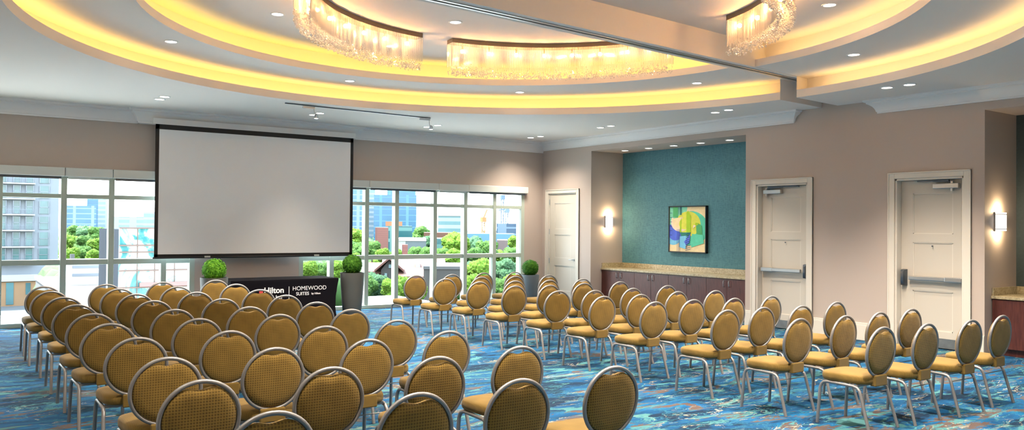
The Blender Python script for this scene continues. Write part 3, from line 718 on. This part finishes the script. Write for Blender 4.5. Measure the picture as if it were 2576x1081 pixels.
# ---- planters with clipped box balls
def planter(x, y, h, r, rb, label, potm, ballm, tall):
    t = thing('potted_topiary', label, 'planter', (x, y, 0), group='potted box balls along the windows')
    MB().lathe([(r*.66, 0), (r*.7, .01), (r*.86, h*.4), (r*.96, h*.75), (r, h-.02), (r*.995, h), (r*.93, h), (r*.92, h-.05)], 40).build('planter_pot', potm, t, smooth=40)
    MB().lathe([(.02, h-.045), (r*.92, h-.045), (r*.92, h-.05)], 32).build('soil', M['soil'], t)
    f = MB(); rr = random.Random(int(x*100)); cz = h+rb*tall
    core = []
    bm = bmesh.new(); bmesh.ops.create_icosphere(bm, subdivisions=3, radius=rb*.93)
    f.add([(v.co.x, v.co.y, v.co.z+cz) for v in bm.verts], [[v.index for v in fc.verts] for fc in bm.faces]); bm.free()
    for i in range(2600):
        d = Vector((rr.gauss(0, 1), rr.gauss(0, 1), rr.gauss(0, 1))).normalized(); rad = rb*rr.uniform(.9, 1.03)*(1+.03*noise.noise(d*4))
        p = d*rad+Vector((0, 0, cz)); u = (d.orthogonal()+d*rr.uniform(-.9, .9)).normalized(); u.rotate(Matrix.Rotation(rr.uniform(0, 6.28), 3, d)); v_ = u.cross(d).normalized(); L = rr.uniform(.009, .016)
        f.add([p-u*L, p+v_*L*.6, p+u*L, p-v_*L*.6], [(0, 1, 2, 3)])
    f.build('box_ball', ballm, t)
planter(3.73, 13.2, .845, .21, .185, 'grey tapered planter with a bright green box ball, left of the black table', M['pot'], M['topiary'], .62)
planter(6.28, 13.6, .84, .215, .18, 'tall grey tapered planter with a dark green box ball, right of the black table', M['pot'], M['topdark'], .78)
planter(11.05, 14.62, .62, .2, .185, 'pale grey planter with a clipped green ball in the far corner by the white door', M['pot2'], M['topdark'], .8)
# ================================================================ THE CITY OUTSIDE THE WINDOWS
INDOOR = set(bpy.data.materials) - {M['tree0'], M['tree1'], M['tree2'], M['tree3']}
ZG = -15.0
def facade(name, wallc, glassc, sx_, sz_, fx=.3, fz=.35, rough=.35):
    m = mat(name, wallc, .7); n = m.node_tree; b = n.nodes['Principled BSDF']
    t = n.nodes.new('ShaderNodeTexCoord'); s = n.nodes.new('ShaderNodeSeparateXYZ'); n.links.new(t.outputs['Object'], s.inputs[0])
    def cell(sock, size, fr_):
        a = n.nodes.new('ShaderNodeMath'); a.operation = 'DIVIDE'; a.inputs[1].default_value = size; n.links.new(sock, a.inputs[0])
        f = n.nodes.new('ShaderNodeMath'); f.operation = 'FRACT'; n.links.new(a.outputs[0], f.inputs[0])
        g = n.nodes.new('ShaderNodeMath'); g.operation = 'GREATER_THAN'; g.inputs[1].default_value = fr_; n.links.new(f.outputs[0], g.inputs[0]); return g.outputs[0]
    xy = n.nodes.new('ShaderNodeMath'); n.links.new(s.outputs['X'], xy.inputs[0]); n.links.new(s.outputs['Y'], xy.inputs[1])
    p = n.nodes.new('ShaderNodeMath'); p.operation = 'MULTIPLY'; n.links.new(cell(xy.outputs[0], sx_, fx), p.inputs[0]); n.links.new(cell(s.outputs['Z'], sz_, fz), p.inputs[1])
    z = noise_n(n, t.outputs['Object'], .12, 3)
    gc = mix(n, z, [x*.8 for x in s2l(glassc)], [min(1, x*1.25) for x in s2l(glassc)])
    n.links.new(mix(n, p.outputs[0], s2l(wallc), gc), b.inputs['Base Color'])
    r = n.nodes.new('ShaderNodeMath'); r.operation = 'MULTIPLY_ADD'; r.inputs[1].default_value = rough-.7; r.inputs[2].default_value = .7
    n.links.new(p.outputs[0], r.inputs[0]); n.links.new(r.outputs[0], b.inputs['Roughness']); return m
struct(B(-900, 1900, 17.5, 2400, ZG-.5, ZG).build('ground', mat('parkland', (74, 112, 60), .9, vary=.3, vscale=.02)))
def block(name, label, cat, p0, p1, ptop, Y, depth, m, group=None, zb=ZG, roof=None):
    """a building whose front spans photo columns p0..p1 at distance plane Y"""
    o_ = Vector((0, 0, EYE)); a = at(p0, ptop, Y); dep = (a-o_).dot(_fw); q = at(p1, ptop, 1)-o_; b_ = o_+q*(dep/q.dot(_fw))
    dv = Vector((a.x+b_.x, a.y+b_.y, 0)).normalized()*depth; zt_ = (a.z+b_.z)/2
    fp = [(a.x, a.y), (b_.x, b_.y), (b_.x+dv.x, b_.y+dv.y), (a.x+dv.x, a.y+dv.y)]
    o = MB().prism(fp, zb, zt_).build(name, m); tag(o, label, cat, group)
    if roof:
        c = Vector((sum(p[0] for p in fp)/4, sum(p[1] for p in fp)/4)); MB().prism([tuple(c+(Vector(p)-c)*1.02) for p in fp], zt_, zt_+roof[0]).build('roof_edge', roof[1], o)
    return o
CONC = mat('concrete grey', (176, 178, 180), .85, vary=.08, vscale=.3)
WHT = mat('white render', (232, 234, 236), .8)
GLZ = mat('blue green glazing', (112, 158, 164), .15, vary=.25, vscale=.35)
TAN = mat('tan cladding', (206, 160, 116), .8, vary=.06, vscale=.4)
BRK = facade('brick', (150, 92, 82), (170, 108, 96), 1.0, .5, .12, .2, .8)
RRF = mat('red tile roof', (222, 142, 120), .8, vary=.1, vscale=.5)
STN = mat('stone wall', (150, 146, 140), .9, vary=.15, vscale=.4)
# --- apartment tower at the left
YT = 185
tw = thing('apartment_tower', 'grey apartment tower with balconies seen through the leftmost window', 'building', (0, 0, 0))
zb_ = at(60, 690, YT).z; ztop = at(60, 330, YT).z; xa, xb = at(-330, 500, YT).x, at(148, 500, YT).x
B(xa, xb, YT, YT+16, zb_, ztop).build('wall', mat('grey panel wall', (178, 186, 198), .8, vary=.05, vscale=.2), tw)
B(xa-.5, at(92, 700, YT).x, YT-.8, YT+16, at(60, 706, YT).z, zb_).build('podium_band', WHT, tw)
B(xa, at(90, 700, YT).x, YT-.4, YT+16, at(60, 768, YT).z, at(60, 706, YT).z).build('podium', TAN, tw)
for p0, p1, ya, yb in ((27, 46, 709, 764), (76, 88, 711, 740), (-60, -40, 709, 764)):
    B(at(p0, 0, YT).x, at(p1, 0, YT).x, YT-.5, YT-.38, at(60, yb, YT).z, at(60, ya, YT).z).build('podium_window', GLZ, tw)
fl = [300, 340, 380, 421, 462, 500.5, 540, 579.5, 620.5, 661]
wproto = None
for k in range(len(fl)-1):
    z1, z0 = at(60, fl[k]+4, YT).z, at(60, fl[k+1]-3, YT).z
    for p0, p1 in ((-118, -96), (-68, -50), (-32, -12), (7, 24), (42, 59), (74, 92), (108, 131)):
        f = MB(); a, b_ = at(p0, 0, YT).x, at(p1, 0, YT).x; f.box(a, b_, YT-.12, YT-.02, z0, z1)
        w_ = f.build('window', GLZ, tw)
        g = MB(); zm = z0+(z1-z0)*.52; g.box(a-.08, a+.06, YT-.2, YT-.1, z0, z1); g.box(b_-.06, b_+.08, YT-.2, YT-.1, z0, z1); g.box(a, b_, YT-.2, YT-.1, zm-.06, zm+.06)
        g.build('window_frame', M['dsteel'], w_)
    zs_ = at(60, fl[k+1], YT).z
    B(at(-30, 0, YT).x, at(95, 0, YT).x, YT-1.5, YT, zs_-.12, zs_+.12).build('balcony_slab', WHT, tw)
    r = MB(); xa_, xb_ = at(24, 0, YT).x, at(94, 0, YT).x; r.box(xa_, xb_, YT-1.48, YT-1.42, zs_+1.0, zs_+1.06)
    for i in range(24): x = xa_+(xb_-xa_)*i/23; r.box(x-.02, x+.02, YT-1.47, YT-1.43, zs_+.1, zs_+1.02)
    r.build('balcony_rail', M['dsteel'], tw)
# --- low roof in front of it, with plant
Pn, Pf = at(332, 856, 28.7), at(90, 690, 66); zr = (Pn.z+Pf.z)/2
rf = thing('flat_roof_building', 'low concrete building with a pale flat roof left of the glass block', 'building', (0, 0, 0))
ZP = at(60, 768, YT).z
poly = [(Pn.x, Pn.y), (Pn.x+1.2, Pn.y), (Pn.x+4.5, 57), (Pf.x+14, Pf.y), (Pf.x, Pf.y)]
MB().prism(poly, ZP, zr-.25).build('wall', CONC, rf)
MB().prism([(p[0]+(.35 if i in (0, 3) else 0), p[1]) for i, p in enumerate(poly)], zr-.2, zr-.1).build('roof_surface', mat('pale roof membrane', (236, 226, 220), .9), rf)
MB().prism([(Pn.x-.1, Pn.y), (Pn.x+.3, Pn.y), (Pf.x+.3, Pf.y), (Pf.x-.1, Pf.y)], zr-.25, zr).build('coping', mat('coping pinkish', (226, 206, 196), .8), rf)
def onroof(px, py): 
    d = at(px, py, 1)-Vector((0, 0, EYE)); t_ = (zr-.1-EYE)/d.z; return Vector((0, 0, EYE))+d*t_
u = onroof(236, 716); o = thing('rooftop_unit', 'white louvred rooftop plant unit beside the dark glass corner', 'rooftop unit', (u.x, u.y, zr-.1))
B(-1.4, 1.6, 0, 2, 0, 1.55).build('casing', WHT, o)
for z in (.55, 1.05): B(-1.2, 1.4, -.04, .0, z, z+.16).build('louvre', M['dsteel'], o)
u = onroof(181, 690); o = thing('rooftop_tank', 'small white cylindrical tank standing on the flat roof', 'tank', (u.x, u.y, zr-.1))
MB().lathe([(.55, 0), (.55, 1.0), (.45, 1.15)], 18).build('tank_body', WHT, o, smooth=True); MB().lathe([(.16, 1.15), (.16, 1.5)], 10).build('vent', CONC, o)
u = onroof(205, 700); tag(B(u.x-1.1, u.x+.9, u.y, u.y+1.2, zr-.1, zr+.45).build('rooftop_vent', WHT), 'low pale vent box on the flat roof between tank and unit', 'vent')
MB2 = B(xa-40, at(152, 700, YT).x, 25, YT+30, at(60, 768, YT).z-.3, at(60, 768, YT).z); struct(MB2.build('ground_plaza', mat('pale paving', (196, 204, 212), .85, vary=.08, vscale=.3)))
# --- reflective glass block
YG = 30
x0 = at(302, 573, YG).x; Yk = x0/(at(250, 573, 1).x); zt = at(302, 573, YG).z; x1 = at(540, 573, YG).x
gb = thing('glass_office_block', 'reflective glass office block with teal distorted reflections, left of the screen', 'building', (0, 0, 0))
m = mat('glass with painted reflections', (200, 226, 220), .2); n = m.node_tree; b = n.nodes['Principled BSDF']
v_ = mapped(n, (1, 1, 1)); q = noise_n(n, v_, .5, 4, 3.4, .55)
n.links.new(ramp(n, q, [(.36, s2l((60, 158, 164))), (.42, s2l((120, 196, 192))), (.46, s2l((226, 238, 228))), (.6, s2l((240, 244, 232))), (.63, s2l((140, 190, 190))), (.67, s2l((232, 240, 230)))]), b.inputs['Base Color'])  # teal and white reflections painted into the glass colour
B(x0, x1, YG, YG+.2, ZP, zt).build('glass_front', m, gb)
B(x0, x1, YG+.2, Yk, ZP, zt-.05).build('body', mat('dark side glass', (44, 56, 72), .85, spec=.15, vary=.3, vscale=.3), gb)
for py in (573, 617, 634, 681, 724, 760, 800):
    z = at(302, py, YG).z; B(x0-.03, x1, YG-.05, YG, z-.022, z+.022).build('mullion', mat('bronze mullion', (140, 110, 100), .6) if py == 573 else bpy.data.materials['bronze mullion'], gb)
for px in (346, 390, 440, 490): x = at(px, 600, YG).x; B(x-.012, x+.012, YG-.03, YG, ZP, zt).build('mullion', bpy.data.materials['bronze mullion'], gb)
z0, z1 = at(302, 722, YG).z, at(302, 712, YG).z
B(at(350, 700, YG).x, x1, YG-.12, YG, z0, z1).build('spandrel_band', mat('pink band', (206, 150, 146), .7), gb)
# --- towers and blocks
BLU = facade('blue glass tower', (178, 208, 226), (84, 150, 196), 3.2, 3.6, .16, .2, .2)
BL2 = facade('blue glass tower dark', (120, 178, 206), (58, 134, 178), 4.5, 4.0, .1, .12, .2)
PAL = facade('pale tower', (206, 218, 228), (160, 190, 210), 3.0, 3.5, .4, .4, .4)
BND = facade('banded block', (206, 222, 218), (120, 170, 178), 500, 4.0, .0, .5, .3)
TEA = facade('teal glass', (120, 178, 172), (50, 126, 132), 3.0, 3.2, .1, .3, .2)
block('office_tower', 'broad blue glass office tower on the left skyline', 'building', 165, 242, 517, 640, 40, BLU)
block('office_tower', 'slim blue tower rising behind the broad one on the left skyline', 'building', 219, 247, 500, 760, 40, BL2)
block('office_tower', 'pale slim tower at the right of the left skyline group', 'building', 247, 277, 500, 700, 40, PAL)
block('distant_block', 'low pale city block on the horizon left of the screen', 'building', 284, 362, 545, 600, 40, PAL)
block('distant_block', 'pale city block on the horizon touching the screen edge', 'building', 361, 440, 533, 520, 40, PAL)
block('office_tower', 'blue glass tower directly right of the projection screen', 'building', 850, 921, 470, 520, 40, BLU)
block('office_tower', 'pale slim tower between the two blue glass towers', 'building', 921, 944, 468, 570, 24, PAL)
t = block('office_tower', 'wide dark blue glass tower with a stepped top', 'building', 941, 1048, 490, 500, 40, BL2)
u_ = block('upper_step', '', '', 974, 1046, 478, 497, 36, BL2, zb=t.bound_box[1][2]-.1); u_.parent = t
block('office_block', 'banded mid rise office block in the centre of the right window', 'building', 1102, 1166, 543, 400, 45, BND, roof=(2.2, WHT))
block('brick_building', 'red brick building below the wide blue glass tower', 'building', 944, 977, 572, 180, 25, BRK)
t = block('glass_building', 'teal glass building beside the red brick building', 'building', 976, 1037, 568, 212, 25, TEA)
u_ = block('penthouse', '', '', 970, 1012, 557, 214, 15, mat('orange cladding', (226, 146, 100), .8), zb=t.bound_box[1][2]-.1); u_.parent = t
block('low_building', 'long low white building with a columned front', 'building', 1002, 1072, 606, 150, 16, facade('white columns', (226, 226, 220), (120, 134, 140), 2.2, 30, .45, .0, .5), roof=(.5, WHT))
block('low_building', 'low orange roofed building left of the banded office block', 'building', 1066, 1140, 585, 240, 20, mat('orange roof block', (222, 146, 108), .8))
block('glass_building', 'small dark teal glass building among the trees', 'building', 1098, 1128, 600, 148, 14, TEA)
block('low_building', 'long low blue grey building behind the trees at right', 'building', 1172, 1296, 588, 260, 30, mat('blue grey cladding', (112, 170, 200), .7))
block('low_building', 'small brown building half hidden by trees at far right', 'building', 1250, 1277, 604, 170, 16, facade('brown block', (140, 118, 116), (100, 92, 98), 3, 3, .3, .5, .6))
block('building_frame', 'unfinished concrete building under the tower cranes', 'building', 1249, 1315, 562, 430, 40, facade('open floors', (150, 176, 200), (88, 118, 150), 7, 4.2, .2, .25, .8))
def crane(name, label, px, pt, pb, Y, jib, col):
    t = thing(name, label, 'crane', (0, 0, 0)); k = mat(name+' paint', col, .6); a, b_ = at(px, pt, Y), at(px, pb, Y); b_.z = ZG; wd = .9*Y/400
    f = MB()
    for sx_ in (-1, 1):
        f.tube([(a.x+sx_*wd, Y, b_.z), (a.x+sx_*wd, Y, a.z)], .28*Y/400, 4)
    N = 8
    for i in range(N): f.tube([(a.x-wd*(-1)**i, Y, b_.z+(a.z-b_.z)*i/N), (a.x+wd*(-1)**i, Y, b_.z+(a.z-b_.z)*(i+1)/N)], .2*Y/400, 4)
    f.build('mast', k, t); j0, j1 = at(*jib[:2], Y), at(*jib[2:], Y)
    MB().tube([j0, j1], .5*Y/400, 4).build('jib', k, t)
    B(a.x-wd*1.6, a.x+wd*1.6, Y-1, Y+1, a.z-1.2*Y/400, a.z+1.6*Y/400).build('cab', k, t)
crane('luffing_crane', 'orange luffing crane above the trees in the right window', 1216, 553, 582, 380, (1213, 556, 1225, 527), (226, 160, 90))
crane('tower_crane', 'taller grey tower crane at the right end of the window', 1264, 497, 566, 480, (1255, 528, 1270, 526), (130, 160, 190))
crane('tower_crane', 'shorter grey tower crane right of the taller one', 1275, 530, 566, 500, (1269, 531, 1282, 529), (150, 176, 200))
# --- red roofed house, turned towards the windows
DH, PH = 105, 1030
hd = at(PH, 600, 1)-Vector((0, 0, EYE)); ho = Vector((0, 0, EYE))+hd*(DH/hd.dot(_fw))
hs = thing('red_roofed_house', 'large stone house with red tiled roofs below the right window', 'house', (ho.x, ho.y, 0), -YAW-math.atan((PH-CX_)/F_))
lx = lambda px, d=0: (px-PH)/F_*(DH+d)
lz = lambda py, d=0: EYE-(py-563)/F_*(DH+d)
def gable(xa, xb, ya, yb, zw, zp, along='x'):
    w_ = MB(); r = MB(); t = .28
    if along == 'x':
        ym = (ya+yb)/2; S = [(ya-.8, zw-.35), (ym, zp), (yb+.8, zw-.35)]
        r.loft([[(x, y, z) for y, z in S]+[(x, y, z+t) for y, z in S[::-1]] for x in (xa-.6, xb+.6)])
        w_.loft([[(x, ya, ZG), (x, yb, ZG), (x, yb, zw-.1), (x, ym, zp-.05), (x, ya, zw-.1)] for x in (xa, xb)])
    else:
        xm = (xa+xb)/2; S = [(xa-.8, zw-.35), (xm, zp), (xb+.8, zw-.35)]
        r.loft([[(x, y, z) for x, z in S]+[(x, y, z+t) for x, z in S[::-1]] for y in (ya-.6, yb+.6)])
        w_.loft([[(xa, y, ZG), (xb, y, ZG), (xb, y, zw-.1), (xm, y, zp-.05), (xa, y, zw-.1)] for y in (ya, yb)])
    w_.build('wall', STN, hs); r.build('roof', RRF, hs)
gable(lx(972), lx(1112), 0, 12, lz(675), lz(646, 6))
gable(lx(962), lx(1002), -3, 6, lz(674, -3), lz(649, -3), 'y')
gable(lx(924), lx(963), -1, 6, lz(678, -1), lz(663, 2))
gable(lx(1016), lx(1070), -4, 4, lz(690, -4), lz(675, 0))
for px, ya, yb, d in ((982, 662, 671, -3), (972, 684, 694, -3), (992, 684, 694, -3), (936, 682, 689, -1), (950, 682, 689, -1), (1040, 694, 702, -4)):
    B(lx(px-3, d), lx(px+3, d), d-.14, d-.02, lz(yb, d), lz(ya, d)).build('window', GLZ, hs)
B(lx(1047), lx(1058), .6, 4, lz(671), lz(661)).build('dormer', WHT, hs)
B(lx(1012, 9), lx(1026, 9), 8, 9.6, lz(660, 9), lz(612, 9)).build('chimney', BRK, hs)
lo = block('low_modern_building', 'low grey flat roofed building in front of the trees, right of the red roofs', 'building', 1066, 1164, 677, 74, 9, STN, roof=(.3, CONC))
wn = block('window', '', '', 1103, 1127, 690, 73.9, .3, GLZ, zb=at(1103, 699, 73.9).z); wn.parent = lo
a, b_ = at(905, 735, 26), at(992, 742, 26); zl = b_.z
lg = thing('roof_ledge', 'white roof ledge just outside the right window, below the trees', 'ledge', (0, 0, 0))
B(a.x, b_.x, 22.2, 26, zl-.3, zl).build('coping', WHT, lg); B(a.x, b_.x-.2, 22.4, 25.8, ZG, zl-.3).build('wall', mat('tan wall', (206, 190, 172), .85), lg)
dk = MB(); dk.prism([(-14, YW+.32), (13.5, YW+.32), (13.5, 20.2), (8.2, 20.2), (8.2, 17.2), (1.9, 17.2), (2.2, 23.5), (-14, 23.5)], -1.0, -.6)  # terrace, mostly unseen, added as a pale slab to bounce sun onto the ceiling
struct(dk.build('ground_terrace', mat('pale terrace paving', (206, 208, 208), .85, vary=.06, vscale=.6)))
# --- trees
def tree_mesh(seed, m):
    rr = random.Random(seed); mb = MB()
    lumps = [(Vector((0, 0, 0)), .78)]+[(Vector((rr.uniform(-.62, .62), rr.uniform(-.62, .62), rr.uniform(-.5, .55))), rr.uniform(.3, .48)) for _ in range(13)]
    for c, r in lumps:
        bm = bmesh.new(); bmesh.ops.create_icosphere(bm, subdivisions=5 if r > .6 else 4, radius=1)
        vs = []
        for v in bm.verts:
            d = v.co.normalized(); k = r*(1+.22*noise.noise(d*2.6+c*9)+.16*noise.noise(d*6+c*5)+.16*noise.noise(d*12+c*3)+.14*noise.noise(d*27+c)); vs.append(c+d*k*Vector((1, 1, .88)).length/1.66)
        mb.add(vs, [[v.index for v in f.verts] for f in bm.faces]); bm.free()
    me = mb.build('crown', m, smooth=180); return me
protos = []
for k, mm in enumerate(('tree0', 'tree1', 'tree2', 'tree3')):
    r = thing('tree', '', 'tree', (0, 0, -500)); c = tree_mesh(k+3, M[mm]); c.parent = r
    MB().lathe([(.09, -2.2), (.06, -.3)], 8).build('trunk', mat('bark%d' % k, (96, 82, 66), .9), r); protos.append(r)
usedp = set()
def tree(px, pt, rp, Y, k, label):
    d = (at(px, pt, Y)-Vector((0, 0, EYE))).dot(_fw); R = rp*d/F_; p = at(px, pt+rp, Y); rz = random.uniform(0, 6.28); sc = (R*1.1, R*1.1, R*1.1)
    if k not in usedp:
        usedp.add(k); o = protos[k]; o.location = p; o.rotation_euler = (0, 0, rz); o.scale = sc; o['label'] = label
    else: o = dup(protos[k], p, rz, label, None, sc)
    o['group'] = 'trees in the park outside'
TREES = [  # px, top, radius px, distance, kind, label
 (186, 566, 20, 330, 1, 'tree below the broad blue tower, farthest left of the upper left grove'), (216, 566, 20, 320, 3, 'hazy tree below the slim blue tower in the left grove'), (243, 570, 20, 300, 1, 'tree at the top right of the left grove beside the glass block'),
 (178, 590, 22, 220, 0, 'bright tree at the left edge of the grove, middle height'), (212, 592, 24, 210, 1, 'dark middle tree of the left grove'), (242, 598, 20, 200, 0, 'bright tree in the left grove touching the dark glass corner'),
 (176, 622, 24, 120, 0, 'bright round tree at the bottom left of the left grove'), (208, 618, 20, 125, 1, 'round tree at the bottom middle of the left grove'), (236, 626, 20, 115, 0, 'bright tree at the bottom right of the left grove'),
 (778, 655, 24, 80, 0, 'tree seen under the screen above the black table, left one'), (812, 660, 24, 85, 1, 'tree seen under the screen above the black table, right one'), (846, 652, 24, 90, 0, 'tree seen just left of the tall grey planter'),
 (898, 574, 24, 210, 0, 'pale tree at the foot of the blue tower right of the screen'), (904, 608, 28, 130, 1, 'leafy tree right of the screen edge, below the pale tree'), (936, 606, 22, 120, 1, 'round tree left of the red brick building'),
 (890, 636, 20, 110, 0, 'tree directly at the lower right corner of the screen'), (962, 624, 18, 110, 0, 'yellow green shrub below the red brick building'), (985, 632, 15, 112, 1, 'small tree below the teal glass building'),
 (950, 648, 22, 125, 0, 'bright tree behind the left gable of the red roofed house'), (1060, 568, 24, 310, 1, 'tree above the columned white building'), (1080, 592, 18, 170, 2, 'dark tree at the end of the columned white building'),
 (1046, 620, 20, 140, 1, 'tree right of the brick chimney'), (1078, 620, 22, 122, 1, 'broad tree right of the brick chimney, beside the mullion'), (1000, 626, 16, 126, 0, 'small tree left of the brick chimney'),
 (1148, 584, 34, 140, 0, 'tall bright tree below the banded office block'), (1112, 624, 20, 118, 1, 'small tree below the dark teal glass building'), (1142, 624, 24, 112, 0, 'bright tree in front of the tall bright one'),
 (1186, 596, 30, 150, 2, 'blue green tree below the orange crane, left one'), (1224, 604, 26, 140, 1, 'tree below the orange crane, right one'), (1196, 622, 22, 118, 1, 'low tree between the two trees below the orange crane'),
 (1294, 592, 18, 190, 0, 'pale tree at the right end of the window by the brown building'), (1284, 622, 22, 125, 1, 'tree in front of the small brown building'), (1256, 628, 18, 142, 0, 'bright small tree left of the brown building'),
 (1314, 612, 22, 130, 1, 'tree cut by the right edge of the window'),
 (944, 688, 30, 62, 2, 'blue green tree in front of the house, left one'), (916, 692, 30, 60, 1, 'tree behind the tall grey planter'), (984, 700, 28, 58, 0, 'bright tree in front of the stone gable'),
 (1016, 694, 30, 60, 0, 'bright tree in front of the low red roof'), (1050, 706, 26, 58, 0, 'bright tree left of the low grey building'),
 (1140, 646, 28, 124, 0, 'bright tree rising behind the low grey building'), (1172, 660, 28, 90, 2, 'dark tree at the right end of the low grey building'),
 (1206, 650, 36, 80, 0, 'large bright tree right of the low grey building'), (1190, 688, 32, 49, 0, 'bright tree low in the window behind the third chair column'), (1230, 692, 34, 63, 1, 'tree low in the window left of the last mullion'),
 (1272, 652, 30, 80, 2, 'blue green tree in the last window bay'), (1292, 686, 30, 72, 0, 'bright tree low in the last window bay'), (1262, 700, 26, 50, 1, 'tree at the foot of the last window bay'), (1150, 700, 30, 64, 1, 'tree in front of the low grey building')]
for a in TREES: tree(*a)
clear = []
for o in COL.objects:
    if o.type == 'MESH' and (o.parent or o).get('category') in ('building', 'tree', 'house', 'crane', 'ledge'):
        q = [(o.parent.matrix_basis if o.parent else Matrix()) @ Vector(c) for c in o.bound_box]
        clear.append((min(c.x for c in q), max(c.x for c in q), min(c.y for c in q), max(c.y for c in q)))
rr = random.Random(11); fr_ = MB()
for i in range(700):
    Y = rr.uniform(110, 620); px = rr.uniform(150, 480) if rr.random() < .45 else rr.uniform(700, 1330); p = at(px, 600, Y)
    if any(x0_-7 < p.x < x1_+7 and y0_-7 < p.y < y1_+7 for x0_, x1_, y0_, y1_ in clear): continue
    bm = bmesh.new(); bmesh.ops.create_icosphere(bm, subdivisions=3, radius=rr.uniform(3.5, 6)); sh = rr.uniform(-8, 8)
    fr_.add([(v.co.x*(1+.3*noise.noise(v.co*.5+Vector((sh, 0, 0))))+p.x, v.co.y+Y, v.co.z*(1+.4*noise.noise(v.co*.6))+ZG+4.5) for v in bm.verts], [[v.index for v in f.verts] for f in bm.faces]); bm.free()
tag(fr_.build('treetops', mat('treetop green', (92, 150, 60), .8, vary=.45, vscale=.35), smooth=180), 'continuous far canopy of treetops between the city buildings', 'treetops', kind='stuff')

# outdoor colours darkened to offset the raised sun and sky; terrace kept bright
for m in set(bpy.data.materials)-INDOOR:
    k = .24 if m.name.startswith('tree') else 1 if 'terrace' in m.name else .11 if any(w in m.name for w in ('roof', 'coping', 'paving', 'parkland', 'concrete', 'stone')) else .31
    for nd in m.node_tree.nodes:
        if nd.type == 'VALTORGB':
            for e in nd.color_ramp.elements: e.color = (*[c*k for c in e.color[:3]], 1)
        elif nd.type == 'MIX':
            for q in (6, 7):
                if not nd.inputs[q].is_linked: nd.inputs[q].default_value = (*[c*k for c in nd.inputs[q].default_value[:3]], 1)
        elif nd.type == 'BSDF_PRINCIPLED' and not nd.inputs[0].is_linked:
            nd.inputs[0].default_value = (*[c*k for c in nd.inputs[0].default_value[:3]], 1)
